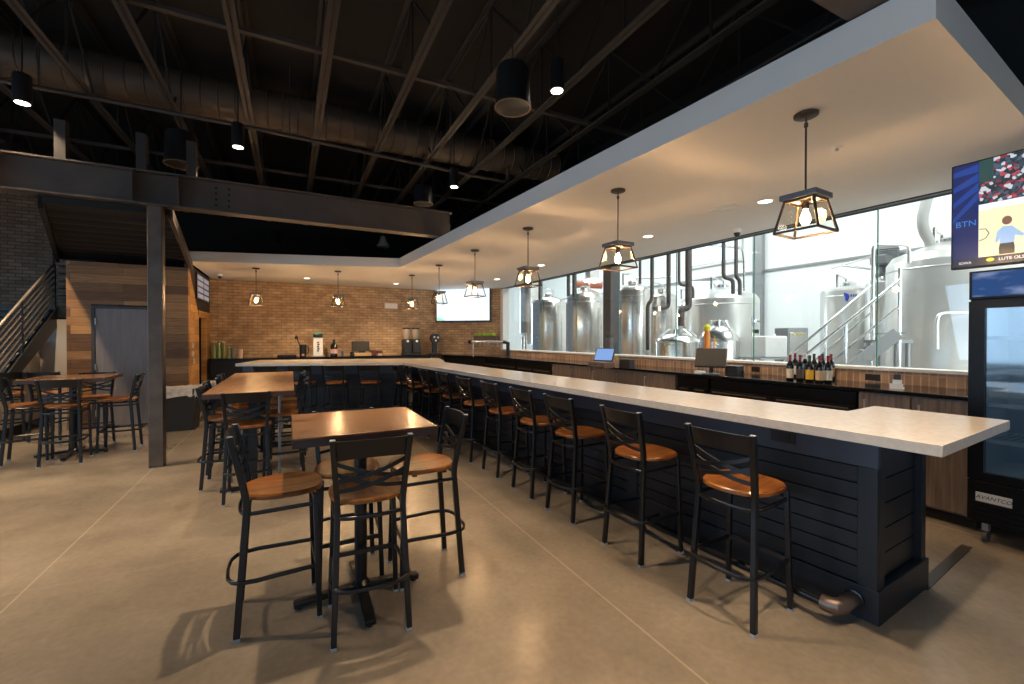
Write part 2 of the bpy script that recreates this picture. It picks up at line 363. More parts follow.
def thing(name, label, cat, loc=(0, 0, 0), rz=0, group=None):
    o = bpy.data.objects.new(name, None); C.objects.link(o); o.location = loc; o.rotation_euler = (0, 0, rz); o.empty_display_size = 0.1
    return tag(o, label, cat, group)
def tag(o, label, cat, group=None):
    o['label'] = label; o['category'] = cat
    if group: o['group'] = group
    return o
def struct(o, label=None, cat=None):
    o['kind'] = 'structure'
    if label: o['label'] = label
    if cat: o['category'] = cat
    return o
def copy_thing(r, loc, rz, label, group=None):
    n = r.copy(); C.objects.link(n); n.location = loc; n.rotation_euler = (0, 0, rz); n['label'] = label
    if group: n['group'] = group
    for ch in r.children:
        c = ch.copy(); C.objects.link(c); c.parent = n
        for g in ch.children:
            d = g.copy(); C.objects.link(d); d.parent = c
    return n
def text_mesh(body, size, m, parent, mtx, name='lettering', shear=0.0, depth=0.0005):
    cu = bpy.data.curves.new(name, 'FONT'); cu.body = body; cu.size = size; cu.align_x = 'CENTER'; cu.align_y = 'CENTER'; cu.shear = shear; cu.extrude = depth
    t = bpy.data.objects.new(name, cu); C.objects.link(t)
    dg = bpy.context.evaluated_depsgraph_get(); me = bpy.data.meshes.new_from_object(t.evaluated_get(dg)); bpy.data.objects.remove(t)
    me.transform(mtx); me.materials.clear(); me.materials.append(M[m])
    o = bpy.data.objects.new(name, me); C.objects.link(o)
    if parent: o.parent = parent
    return o
def lerp(a, b, t): return a + (b - a) * t

# ------------------------------------------------------------------ plan of the place
ZS = 3.05; ZC = 1.11                                    # bar ceiling, counters
SK = -0.0788                                            # the bar runs at a slight skew to the building grid
bx = lambda y: 2.644 + SK * (y - 0.891)                 # customer edge of the counter
fx = lambda y: 2.90 + SK * (y - 1.245)                  # bar front
wx = lambda y: 5.757 - 0.0254 * (y - 1.9)               # plane of the window wall
cx = lambda y: 5.035 - 0.035 * (y - 1.5)                # front edge of the back bar
BRK = 12.93

# floor, ceiling, walls
o = MB().box(-9, 5.9, -6, 13.4, -0.1, 0).build('floor', 'floor'); struct(o)
o = MB().box(-9, 6.2, -6, 13.4, 5.5, 5.6).build('ceiling', 'deck_black'); struct(o)
o = MB().box(-1.78, 4.0, BRK, BRK + 0.2, 0, ZS + .1).build('wall_back', 'brick_tan'); struct(o)
o = MB().box(-1.78, 4.0, BRK, BRK + 0.2, ZS + .1, 5.5).build('wall_back_upper', 'deck_black'); struct(o)
o = MB().box(-9, -3.5, BRK, BRK + 0.2, 0, 5.5).build('wall_back_left', 'brick_dim'); struct(o)
o = MB().box(-3.5, -1.78, BRK, BRK + 0.2, 0, 5.5).build('wall_back_middle', 'deck_black'); struct(o)
# short angled wall carrying the far television
ang = math.atan2(11.63 - BRK, wx(11.63) - 4.0); La = math.hypot(11.63 - BRK, wx(11.63) - 4.0)
o = MB().box(0, La, 0, 0.2, 0, ZS + .1).build('wall_back_right', 'brick_tan'); o.location = (4.0, BRK, 0); o.rotation_euler = (0, 0, ang); struct(o)
o = MB().box(0, La, 0, 0.2, ZS + .1, 5.5).build('wall_back_right_upper', 'deck_black'); o.location = (4.0, BRK, 0); o.rotation_euler = (0, 0, ang); struct(o)
# window wall: below the sill, sill ledge, solid end
o = MB().poly([(wx(1.35), 1.35), (wx(11.63), 11.63), (wx(11.63) + .2, 11.63), (wx(1.35) + .2, 1.35)], 0, 1.245).build('wall_right', 'brick_soldier'); struct(o)
o = MB().poly([(wx(1.35) - .03, 1.35), (wx(11.6) - .03, 11.6), (wx(11.6) + .22, 11.6), (wx(1.35) + .22, 1.35)], 1.245, 1.28).build('trim_1', 'white_paint', bevel=0.005); struct(o)
o = MB().poly([(wx(1.35), -6), (wx(1.35), 1.35), (wx(1.35) + .2, 1.35), (wx(1.35) + .2, -6)], 0, 3.05).build('wall_right_front', 'white_paint'); struct(o)
o = MB().poly([(wx(1.35), -6), (wx(1.35), 1.35), (wx(1.35) + .2, 1.35), (wx(1.35) + .2, -6)], 3.05, 5.5).build('wall_right_front_upper', 'deck_black'); struct(o)
o = MB().poly([(wx(1.35), 1.35), (wx(11.63), 11.63), (wx(11.63) + .2, 11.63), (wx(1.35) + .2, 1.35)], ZS, 5.5).build('wall_right_upper', 'deck_black'); struct(o)
o = MB().poly([(wx(1.35) - .02, 1.36), (wx(11.6) - .02, 11.6), (wx(11.6) + .06, 11.6), (wx(1.35) + .06, 1.36)], ZS - .012, ZS).build('trim_2', 'window_dark'); struct(o)
o = MB().poly([(wx(11.5) - .03, 11.44), (wx(11.62) - .03, 11.6), (wx(11.62) + .17, 11.6), (wx(11.5) + .17, 11.44)], 1.28, ZS - .03).build('trim_3', 'trim_white'); struct(o)
# large fixed window of seven panes
win = bpy.data.objects.new('window_1', None); C.objects.link(win); struct(win)
ys = [1.36, 2.52, 3.95, 5.3, 6.68, 8.08, 9.5, 11.44]
for a, b in zip(ys, ys[1:]):
    p = MB().poly([(wx(a) + .08, a + .006), (wx(b) + .08, b - .006), (wx(b) + .092, b - .006), (wx(a) + .092, a + .006)], 1.28, ZS - .012).build('glass_pane', 'pane_glass', win)
for a in ys[1:-1]:
    MB().poly([(wx(a) + .08, a - .005), (wx(a) + .08, a + .005), (wx(a) + .093, a + .005), (wx(a) + .093, a - .005)], 1.28, ZS - .012).build('pane_edge', 'glass_edge', win)
# walls behind the viewer, with big openings for daylight
o = MB().box(-9, 6, -6.2, -6, 0, 0.5).box(-9, 6, -6.2, -6, 4.2, 5.5).box(-9, -7.6, -6.2, -6, .5, 4.2).box(-3.2, -2.4, -6.2, -6, .5, 4.2).box(2.4, 6, -6.2, -6, .5, 4.2).build('wall_front', 'white_paint'); struct(o)
o = MB().box(-9.2, -9, -6, 13.4, 0, 0.6).box(-9.2, -9, -6, 13.4, 3.6, 5.5).box(-9.2, -9, -6, -3, .6, 3.6).box(-9.2, -9, 1.0, 2, .6, 3.6).box(-9.2, -9, 6, 13.4, .6, 3.6).build('wall_left', 'white_paint'); struct(o)

# dropped ceiling over the bar
sof = [(2.616, .918), (6.0, 1.20), (wx(1.35), 1.36), (wx(11.63), 11.63), (4.0, BRK), (-1.72, BRK), (-1.72, 10.14), (2.0, 9.11)]
sof[1] = (wx(1.18) , 1.185)
o = MB().poly(sof, ZS, ZS + .19).build('ceiling_soffit', 'soffit_paint'); struct(o)
# upstand that closes the soffit to the deck, set back and black
# ------------------------------------------------------------------ wood box with the door, mezzanine, stairs
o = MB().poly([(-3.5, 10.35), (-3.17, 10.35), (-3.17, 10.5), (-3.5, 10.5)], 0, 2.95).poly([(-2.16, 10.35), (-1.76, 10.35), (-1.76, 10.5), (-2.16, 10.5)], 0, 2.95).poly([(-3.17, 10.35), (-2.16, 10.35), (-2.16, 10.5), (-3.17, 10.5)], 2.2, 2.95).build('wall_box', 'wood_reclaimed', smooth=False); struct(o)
# side of the box, lower where it follows the stair behind, with a doorway
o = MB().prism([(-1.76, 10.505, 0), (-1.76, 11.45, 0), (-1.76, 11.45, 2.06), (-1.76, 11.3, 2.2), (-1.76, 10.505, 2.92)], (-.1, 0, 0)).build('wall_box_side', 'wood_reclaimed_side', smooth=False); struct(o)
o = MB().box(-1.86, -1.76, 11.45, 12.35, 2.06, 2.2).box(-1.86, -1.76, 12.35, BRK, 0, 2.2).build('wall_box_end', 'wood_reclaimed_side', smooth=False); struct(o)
o = MB().prism([(-1.77, 10.505, 2.93), (-1.77, 11.3, 2.21), (-1.77, BRK, 2.21), (-1.77, BRK, ZS - .005), (-1.77, 10.505, ZS - .005)], (-.08, 0, 0)).build('wall_box_upper', 'dark_brown', smooth=False); struct(o)
o = MB().box(-2.9, -2.8, 11.0, BRK, 0, 2.6).build('wall_closet', 'gap_black'); struct(o)
w2 = MB().box(-1.768, -1.74, 11.12, 12.62, 2.42, 2.98).build('window_2', 'window_dark'); struct(w2)
for k in range(4):
    for s_ in range(2):
        MB().box(-1.74, -1.732, 11.2 + s_ * .72, 11.82 + s_ * .72, 2.46 + k * .13, 2.55 + k * .13).build('window_pane', 'pane_bright', w2)
d = thing('door', 'tall flat grey door with a dark frame in the reclaimed-wood wall', 'door', (-2.665, 10.36, 0)); d['kind'] = 'structure'; d.name = 'door_1'
MB().box(-.455, .455, -.012, .03, 0.01, 2.13).build('door_leaf', 'door_grey', d, bevel=.003)
MB().box(-.505, -.455, -.03, .05, 0, 2.18).box(.455, .505, -.03, .05, 0, 2.18).box(-.455, .455, -.03, .05, 2.13, 2.18).build('door_frame', 'door_frame', d, bevel=.003)
for z in (.25, 1.08, 1.9): MB().cyl((-.447, -.028, z), .013, -.055, .055, 10).build('hinge', 'hinge', d)
h = MB().tube([(.38, -.012, 1.02), (.38, -.06, 1.02), (.28, -.06, 1.02)], .009, 8).build('door_handle', 'hinge', d)
# mezzanine floor of ribbed steel deck above the box
mz = MB()
mz.poly([(-4.1, 11.9), (-2.55, 6.95), (-1.36, 6.95), (-1.75, 10.34), (-1.78, 11.9)], 3.16, 3.24)
o = mz.build('ceiling_mezzanine', 'deck_black'); struct(o)
for k in range(9):
    y = 7.3 + k * .42
    xa = lerp(-2.66, -3.62, k / 8.); xb = lerp(-1.44, -1.78, min(1, k / 7.))
    o = MB().prism([(xa, y, 3.16), (xa, y + .06, 3.12), (xa, y + .2, 3.12), (xa, y + .26, 3.16)], (xb - xa, 0, 0)).build('ceiling_rib', 'deck_black'); struct(o)
o = MB().bar([(-1.37, 6.98, 3.2), (-1.70, 10.3, 2.98)], .05, .16).build('trim_4', 'beam_steel'); struct(o)
o = MB().bar([(-2.57, 6.98, 3.2), (-4.12, 11.85, 3.2)], .05, .2).build('trim_5', 'deck_black'); struct(o)

# stair with tube railing climbing along the left
st = thing('staircase', 'black steel staircase with a many-barred tube railing at the left edge', 'staircase', (-4.0, 8.05, 0))
slope = .69
sy = lambda y: 1.03 + slope * (y - 1.52)              # stringer top, local y
MB().prism([(0.02, -.25, 0), (.02, .25, 0), (.02, 3.2, sy(3.2) - .36), (.02, 3.2, sy(3.2)), (.02, .03, 0.0)], (.06, 0, 0)).build('stringer', 'stair_steel', st, smooth=False)
MB().prism([(-1.1, -.25, 0), (-1.1, .25, 0), (-1.1, 3.2, sy(3.2) - .36), (-1.1, 3.2, sy(3.2)), (-1.1, .03, 0.0)], (.06, 0, 0)).build('stringer', 'stair_steel', st, smooth=False)
for k in range(12):
    MB().box(-1.04, .02, .1 + k * .26, .38 + k * .26, .12 + k * .179, .15 + k * .179).build('tread', 'stair_steel', st)
MB().box(-1.1, .75, 3.2, 4.7, sy(3.2) - .2, sy(3.2)).build('landing', 'stair_steel', st)
for y in (.9, 2.0, 3.14):
    MB().box(.03, .07, y - .025, y + .025, sy(y) - .1, sy(y) + .84).build('railing_post', 'stair_steel', st)
for k in range(7):
    dz = .84 - k * .115
    MB().tube([(.05, .3, sy(.3) + dz), (.05, 3.14, sy(3.14) + dz)], .021 if k == 0 else .018, 10).build('railing_bar', 'rail_steel', st)
MB().tube([(.05, 3.14, sy(3.14) + .84), (.05, 3.14, sy(3.14) + 1.05), (.06, 3.3, sy(3.14) + 1.1), (.6, 3.3, sy(3.14) + 1.1)], .02, 8).build('landing_rail', 'stair_steel', st)
for k in range(1, 7):
    MB().tube([(.06, 3.3, sy(3.14) + 1.1 - k * .14), (.6, 3.3, sy(3.14) + 1.1 - k * .14)], .012, 8).build('landing_rail', 'stair_steel', st)
o = MB().prism([(-4.25, 8.5, 0), (-4.25, 11.25, 0), (-4.25, 11.25, 1.72), (-4.25, 8.7, .02)], (.1, 0, 0)).build('wall_stair', 'wall_cream', smooth=False); struct(o)
o = MB().box(-4.15, -3.51, 11.2, 11.3, 0, 1.95).build('wall_landing', 'wall_cream'); struct(o)
o = MB().box(-4.15, -4.135, 8.5, 11.19, 0, .12).build('baseboard_left', 'gap_black'); struct(o)

# ------------------------------------------------------------------ steel overhead
def ibeam(name, a, b, z0, z1, fl, m):
    a = Vector((a[0], a[1], 0)); b = Vector((b[0], b[1], 0)); t = 0.02
    mb = MB()
    for zc, w, h in ((z0 + t / 2, fl, t), (z1 - t / 2, fl, t), ((z0 + z1) / 2, .012, z1 - z0 - 2 * t)):
        mb.bar([a + Vector((0, 0, zc)), b + Vector((0, 0, zc))], w, h)
    return mb, m
mb, m_ = ibeam('beam', (-8.9, 6.86), (2.36, 6.95), 3.246, 3.66, .2, 'beam_steel')
for x in (-1.7, -1.25, -2.9): mb.box(x - .006, x + .006, 6.77, 6.95, 3.27, 3.64)
o = mb.build('beam', m_, smooth=False); struct(o, 'long brown steel I-beam crossing the room above the square post', 'beam')
bolts = MB()
for x in (-.86, -.72):
    for k in range(4): bolts.lathe([(.016, 0), (.016, .012), (0, .016)], (x, 6.85, 3.33 + k * .075), 6, Matrix.Rotation(PI / 2, 3, 'X'))
bo = bolts.build('bolt_plate', 'gap_black', o)
po = thing('steel_post', 'square brown steel post holding the beam by the wooden wall', 'post', (-1.49, 6.87, 0)); po['kind'] = 'structure'
MB().box(-.075, .075, -.075, .075, 0.012, 3.23).build('post_shaft', 'post_steel', po, bevel=.008)
MB().box(-.075, .075, -.075, .075, 0, .012).build('base_plate', 'post_steel', po)
MB().box(-.14, .14, -.1, .1, 3.23, 3.244).build('cap_plate', 'post_steel', po)
mb, m_ = ibeam('beam', (-8.9, 1.15), (2.66, 1.16), 3.245, 3.66, .2, 'beam_steel')
o = mb.build('beam', m_, smooth=False); struct(o, 'second brown steel beam meeting the white fascia at the top edge', 'beam')
# framing standing on the beam at the left
for x in (-3.7, -3.0, -2.35, -1.62, -1.12):
    o = MB().box(x - .05, x + .05, 6.82, 6.92, 3.662, 4.1).build('stud', 'dark_brown'); struct(o)
# open-web joists
JX = [-4.79, -3.93, -3.07, -2.21, -1.36, -.49, .36, 1.25, 2.1, 2.96, 3.84, 4.7]
for i, x in enumerate(JX):
    y0, y1 = -5.9, BRK - .05
    mb = MB(); web = MB()
    for s_ in (-.027, .027):
        mb.box(x + s_ - .024, x + s_ + .024, y0, y1, 4.60, 4.607); mb.box(x + (.013 if s_ > 0 else -.013) - .003, x + (.013 if s_ > 0 else -.013) + .003, y0, y1, 4.60, 4.65)
        mb.box(x + s_ - .024, x + s_ + .024, y0, y1, 5.48, 5.487); mb.box(x + (.013 if s_ > 0 else -.013) - .003, x + (.013 if s_ > 0 else -.013) + .003, y0, y1, 5.43, 5.48)
    y = y0 + .2 + (i % 2) * .3
    up = False
    while y < y1 - 1.0:
        za, zb = (4.62, 5.46) if not up else (5.46, 4.62)
        web.bar([(x, y, za), (x, y + .8, zb)], .022, .022); y += .8; up = not up
        if up: web.box(x - .012, x + .012, y - .012, y + .012, 4.62, 5.46)
    o = mb.build('roof_joist', 'joist_steel', smooth=False); struct(o); wb_o = web.build('joist_web', 'deck_black', o, smooth=False)  # web bars darkened to near black; the shade aloft is in their colour
for y in (1.6, 5.14, 9.2):
    o = MB().bar([(-8.9, y, 4.675), (5.6, y, 4.675)], .06, .045).build('joist_bridging', 'joist_steel'); struct(o)
pp = thing('conduit_pipe', 'long dark pipe hung under the joists ahead of the beam', 'pipe', (-3, 7.04, 4.5))
MB().tube([(-5.9, -.03, 0), (2.6, 0, 0), (5.8, .27, 0), (6.55, .3, .0), (6.62, .3, .05), (6.62, .3, .45)], .026, 10).build('pipe_run', 'joist_steel', pp)
for x in (-2.2, .4, 3.0, 5.4): MB().box(x - .006, x + .006, -.012 + .0, .012, .02, .98).build('hanger_rod', 'joist_steel', pp)
dk = thing('air_duct', 'big round spiral air duct running across inside the joists', 'duct', (-1.5, 7.5, 5.0))
db = MB()
prof = []
for k in range(60):
    x = -5.6 + k * .2; prof += [(.27, x), (.28, x + .01), (.27, x + .02)]
db.lathe(prof, (0, 0, 0), 28, Matrix.Rotation(PI / 2, 3, 'Y')); db.build('duct_tube', 'duct_metal', dk)

# cylinder downlights hung from the roof
def can_light(x, y, z, label):
    t = thing('cylinder_downlight', label, 'ceiling light', (x, y, z), 0, 'cylinder downlights under the roof')
    MB().lathe([(.074, 0), (.078, .0), (.078, .30), (.07, .315), (.0, .315)], (0, 0, 0), 20).build('housing', 'black_plastic', t)
    MB().lathe([(0, -.004), (.062, -.004), (.062, -.001), (0, -.001)], (0, 0, 0), 20).build('lamp_lens', 'lamp_white', t)
    MB().cyl((0, 0, 0), .008, .315, 5.5 - z - .02, 8).build('stem', 'black_plastic', t)
    return t
cans = [(-2.64, 6.79, 4.2, 'lit cylinder downlight nearest the left edge, over the beam'), (-.63, 7.03, 4.2, 'lit cylinder downlight above the beam, right of the square post'),
        (2.52, 7.2, 4.2, 'lit cylinder downlight just above the beam by the white fascia'), (2.51, 3.92, 4.2, 'lit cylinder downlight beside the big black drum speaker'),
        (2.24, .55, 3.35, None), (-3.7, 6.3, 4.2, None), (-3.75, 9.3, 4.2, None), (.45, 3.05, 4.2, None), (-2.64, 3.9, 4.2, None), (-.63, .75, 4.2, None)]  # the two farthest left are unseen extras, added to light stairs and brick
for k, (x, y, z, l) in enumerate(cans):
    can_light(x, y, z, l or 'lit cylinder downlight out of view, two of the set added to brighten the left')
def drum(x, y, z, r, h, label):
    t = thing('drum_speaker', label, 'speaker', (x, y, z), 0, 'round pendant speakers')
    MB().lathe([(r, 0), (r + .006, .004), (r, .03), (r * .96, .05), (r * .93, h * .9), (r * .8, h), (0, h)], (0, 0, 0), 28).build('shell', 'black_plastic', t)
    MB().lathe([(r - .012, .006), (r - .012, -.002), (r + .004, -.006), (r + .006, .004)], (0, 0, 0), 28).build('rim', 'speaker_grille', t)
    MB().lathe([(0, .004), (r - .014, .004), (r - .014, .012), (0, .012)], (0, 0, 0), 28).build('grille', 'speaker_grille', t)
    MB().cyl((0, 0, 0), .007, h, 5.48 - z, 8).build('hanger_rod', 'black_plastic', t)
drum(1.99, 3.92, 3.9, .18, .40, 'big black drum speaker hanging above the middle of the room')
drum(2.04, 7.42, 3.9, .165, .30, 'black drum speaker hanging against the right part of the beam')
drum(-1.29, 7.2, 3.9, .19, .42, 'black drum speaker hanging right above the square post')
t = thing('spot_lamp', 'small bare silver spot lamp hanging below the beam near the corner', 'ceiling light', tuple(P(383, 247, 10.6)))
MB().lathe([(.15, 0), (.14, .05), (.09, .13), (.05, .25), (.0, .27)], (0, 0, 0), 20).build('reflector', 'sprinkler_white', t)
MB().cyl((0, 0, 0), .008, .27, 5.48 - t.location.z, 8).build('stem', 'black_plastic', t)
drum(*tuple(P(275, 244, 10.4)), .14, .3, 'black drum speaker below the beam over the long table')

# ------------------------------------------------------------------ soffit lights
def downlight(u, v, label):
    p = PZ(u, v, ZS)
    t = thing('recessed_downlight', label, 'ceiling light', (p.x, p.y, ZS), 0, 'recessed downlights in the bar ceiling')
    MB().lathe([(.085, -.001), (.085, -.008), (.068, -.010), (.066, -.001)], (0, 0, 0), 24).build('trim_ring', 'trim_white', t)
    MB().lathe([(0, -.004), (.064, -.004), (.064, -.001), (0, -.001)], (0, 0, 0), 24).build('lamp_lens', 'downlight_white', t)
    return p
dls = [downlight(765, 201, 'recessed downlight in bar ceiling beside the nearest lantern'), downlight(648, 236, 'recessed downlight in bar ceiling behind the second lantern'),
       downlight(541, 265, 'recessed downlight in bar ceiling right of the third lantern'), downlight(497, 279, 'recessed downlight in bar ceiling above the window corner'),
       downlight(396, 283.5, 'recessed downlight above the brick wall near the exit plate'), downlight(307, 278, 'recessed downlight above the brick wall left of centre')]
p = PZ(724, 208, ZS)
t = thing('ceiling_vent', 'small rectangular vent panel flush in the bar ceiling', 'vent', (p.x, p.y, ZS), math.radians(4.5))
MB().box(-.09, .09, -.15, .15, -.006, -.001).build('vent_frame', 'soffit_paint', t)
for k in range(6): MB().box(-.075, .075, -.125 + k * .045, -.105 + k * .045, -.009, -.006).build('slat', 'trim_white', t)
p = PZ(837, 147, ZS)
t = thing('sprinkler_head', 'small round sprinkler plate in the ceiling behind nearest lantern', 'sprinkler', (p.x, p.y, ZS))
MB().lathe([(0, -.012), (.028, -.008), (.04, -.001), (0, -.001)], (0, 0, 0), 16).build('cover_plate', 'trim_white', t)
MB().lathe([(0, -.03), (.012, -.03), (.008, -.011), (0, -.011)], (0, 0, 0), 10).build('nozzle', 'hinge', t)
def camdome(u, v, label):
    p = PZ(u, v, ZS)
    t = thing('security_camera', label, 'camera', (p.x, p.y, ZS))
    MB().lathe([(.05, -.001), (.055, -.03), (.045, -.05), (0, -.05)], (0, 0, 0), 20).build('mount', 'white_plastic', t)
    MB().lathe([(.04, -.052), (.036, -.08), (.02, -.098), (0, -.102)], (0, 0, 0), 20).build('dome', 'black_plastic', t)
camdome(737, 229, 'white dome camera on the bar ceiling by the window glass')
camdome(220, 274, 'white dome camera on the ceiling at the left brick corner')

# ------------------------------------------------------------------ pendants
def make_pendant(label):
    t = thing('lantern_pendant', label, 'pendant lamp', (0, 0, ZS), 0, 'glass lantern pendants along the bar')
    MB().lathe([(.07, -.001), (.07, -.016), (.055, -.024), (0, -.024)], (0, 0, 0), 24).build('canopy', 'pendant_bronze', t)
    MB().lathe([(.006, -.52), (.006, -.09), (.012, -.085), (.012, -.06), (.006, -.055), (.006, -.024)], (0, 0, 0), 10).build('stem', 'pendant_bronze', t)
    zt, zb, a, b, th = -.555, -.765, .085, .130, .013
    MB().prism([(-a - .025, -a - .025, zt), (a + .025, -a - .025, zt), (a + .025, a + .025, zt), (-a - .025, a + .025, zt)], (0, 0, .035)).build('top_cap', 'pendant_cap', t, bevel=.004)
    fr = MB()
    for sx in (-1, 1):
        for sy_ in (-1, 1): fr.bar([(sx * a, sy_ * a, zt), (sx * b, sy_ * b, zb)], th, th, up=(sx, -sy_, 0))
    for z, q in ((zt - .008, a), (zb, b)):
        for s_ in (-1, 1):
            fr.bar([(-q, s_ * q, z), (q, s_ * q, z)], th, th); fr.bar([(s_ * q, -q, z), (s_ * q, q, z)], th, th)
    fr.build('lantern_frame', 'pendant_bronze', t, smooth=False)
    for s_ in (-1, 1):
        e = .004
        MB().prism([(-a + .006, s_ * (a), zt - .012), (a - .006, s_ * (a), zt - .012), (b - .006, s_ * (b - .001), zb + .006), (-b + .006, s_ * (b - .001), zb + .006)], (0, .002, 0)).build('glass_pane', 'lamp_glass', t, smooth=False)
        MB().prism([(s_ * (a), -a + .006, zt - .012), (s_ * (a), a - .006, zt - .012), (s_ * (b - .001), b - .006, zb + .006), (s_ * (b - .001), -b + .006, zb + .006)], (.002, 0, 0)).build('glass_pane', 'lamp_glass', t, smooth=False)
    MB().lathe([(.02, zt - .06), (.022, zt - .01), (.03, zt)], (0, 0, 0), 14).build('socket', 'pendant_bronze', t)
    MB().lathe([(0, zt - .165), (.018, zt - .158), (.029, zt - .135), (.027, zt - .105), (.014, zt - .075), (.012, zt - .06)], (0, 0, 0), 16).build('bulb', 'bulb', t)
    return t
PEND = [(2.983, 1.684), (2.868, 3.374), (2.798, 5.07), (2.716, 6.73), (2.635, 8.43), (2.497, 10.05), (.919, 10.17), (-.636, 10.50)]
plab = ['lantern pendant nearest the viewer, over the free end of the bar', 'second lantern pendant over the long bar', 'third lantern pendant over the long bar, by the tanks',
        'fourth lantern pendant, in front of the white television', 'fifth lantern pendant, at the left edge of the white television', 'lantern pendant over the bar corner, left of the white television',
        'lantern pendant in front of the middle of the brick wall', 'leftmost lantern pendant, over the left end of the far counter']
base = make_pendant(plab[0]); base.location = (*PEND[0], ZS); base.rotation_euler = (0, 0, math.radians(4.5))
for (x, y), l in list(zip(PEND, plab))[1:]:
    copy_thing(base, (x, y, ZS), math.radians(4.5 + random.uniform(-6, 6)), l)

# ------------------------------------------------------------------ the bar
top_pts = [(2.644, .891), (3.816, .99), (3.76, 1.637), (3.323, 1.594), (2.97, 5.6), (2.75, 8.35), (3.02, 9.4), (3.22, 10.3), (-.62, 11.25), (-.95, 9.87), (2.016, 8.86)]
top_pts = [(2.644, .891), (3.816, .985), (3.76, 1.640), (3.335, 1.606), (2.79, 8.5), (3.02, 9.4), (3.22, 10.3), (-.62, 11.25), (-.95, 9.87), (2.016, 8.86)]
o = MB().poly(top_pts, ZC - .055, ZC).build('bar_countertop', 'quartz', bevel=.003); tag(o, 'pale polished stone bar countertop, L-shaped with a wide free end', 'countertop')
bar = thing('bar_counter', 'dark shiplap-clad bar base under the pale stone countertop', 'bar', (0, 0, 0))
def sk(y0, d=0.0): return (fx(y0) + d, y0)
ye, yi = 1.245, 9.2
t_ = Vector((SK, 1, 0)).normalized(); n_ = Vector((-1, SK, 0)).normalized()   # along the bar, towards the customer
A = Vector((fx(ye), ye, 0))
def bp(s, n, z): v = A + t_ * s + n_ * n; return (v.x, v.y, z)
Lb = (yi - ye)
# carcass of end cabinet and of the run
MB().prism([bp(.095, -.03, .0), bp(.095, -.72, .0), bp(.42, -.72, .0), bp(.42, -.45, .0), bp(Lb, -.45, .0), bp(Lb, -.03, .0)], (0, 0, ZC - .057)).build('carcass', 'bar_paint', bar, smooth=False)
for k in range(7):                                                   # boards of the customer side
    z0, z1 = .195 + k * .0965, .195 + k * .0965 + .085
    MB().prism([bp(.095, -.03, z0), bp(Lb, -.03, z0), bp(Lb, -.012, z0), bp(.095, -.012, z0)], (0, 0, z1 - z0)).build('shiplap_board', 'bar_paint', bar, smooth=False)
MB().prism([bp(.095, -.031, .19), bp(Lb, -.031, .19), bp(Lb, -.028, .19), bp(.095, -.028, .19)], (0, 0, .69)).build('board_backing', 'gap_black', bar, smooth=False)
MB().prism([bp(0, -.03, .19), bp(.095, -.03, .19), bp(.095, 0, .19), bp(0, 0, .19)], (0, 0, .68)).build('corner_stile', 'bar_paint', bar, bevel=.003, smooth=False)
for s in (1.75, 3.45, 5.15, 6.85):
    MB().prism([bp(s, -.03, .19), bp(s + .11, -.03, .19), bp(s + .11, -.002, .19), bp(s, -.002, .19)], (0, 0, .68)).build('stile', 'bar_paint', bar, smooth=False)
MB().prism([bp(-.002, -.03, .87), bp(Lb, -.03, .87), bp(Lb, .003, .87), bp(-.002, .003, .87)], (0, 0, .184)).build('top_rail', 'bar_board', bar, bevel=.003, smooth=False)
MB().prism([bp(-.012, -.755, 0), bp(-.012, .004, 0), bp(Lb, .004, 0), bp(Lb, -.05, 0), bp(.11, -.05, 0), bp(.11, -.755, 0)], (0, 0, .19)).build('plinth', 'bar_paint', bar, bevel=.004, smooth=False)
# end face: frame, recessed panel and boards
MB().prism([bp(0, -.031, .19), bp(.095, -.031, .19), bp(.095, -.10, .19), bp(0, -.10, .19)], (0, 0, ZC - .247)).build('end_stile', 'bar_paint', bar, smooth=False)
MB().prism([bp(.0, -.66, .19), bp(.095, -.66, .19), bp(.095, -.735, .19), bp(.0, -.735, .19)], (0, 0, ZC - .247)).build('end_stile', 'bar_paint', bar, smooth=False)
MB().prism([bp(.0, -.66, .93), bp(.0, -.10, .93), bp(.095, -.10, .93), bp(.095, -.66, .93)], (0, 0, ZC - .987)).build('end_rail', 'bar_paint', bar, smooth=False)
for k in range(5):
    MB().prism([bp(.035, -.66, .20 + k * .146), bp(.035, -.10, .20 + k * .146), bp(.094, -.10, .20 + k * .146), bp(.094, -.66, .20 + k * .146)], (0, 0, .138)).build('end_board', 'bar_paint', bar, smooth=False)
# far leg of the bar
F0 = Vector((2.0, 9.2, 0)); F1 = Vector((-.85, 10.12, 0)); ft = (F1 - F0).normalized(); fn = Vector((ft.y, -ft.x, 0))
if fn.y > 0: fn = -fn
def fp(s, n, z): v = F0 + ft * s + fn * n; return (v.x, v.y, z)
Lf = (F1 - F0).length
MB().prism([fp(-.2, -.03, 0), fp(Lf, -.03, 0), fp(Lf, -1.0, 0), fp(-.2, -1.0, 0)], (0, 0, ZC - .057)).build('far_carcass', 'bar_paint', bar, smooth=False)
for k in range(5): MB().prism([fp(0, -.03, .205 + k * .134), fp(Lf, -.03, .205 + k * .134), fp(Lf, -.012, .205 + k * .134), fp(0, -.012, .205 + k * .134)], (0, 0, .124)).build('far_shiplap_board', 'bar_paint', bar, smooth=False)
MB().prism([fp(-.0, -.03, .87), fp(Lf, -.03, .87), fp(Lf, .003, .87), fp(0, .003, .87)], (0, 0, .184)).build('far_top_rail', 'bar_board', bar, smooth=False)
MB().prism([fp(.0, -.03, 0), fp(Lf, -.03, 0), fp(Lf, .004, 0), fp(0, .004, 0)], (0, 0, .19)).build('far_plinth', 'bar_paint', bar, smooth=False)
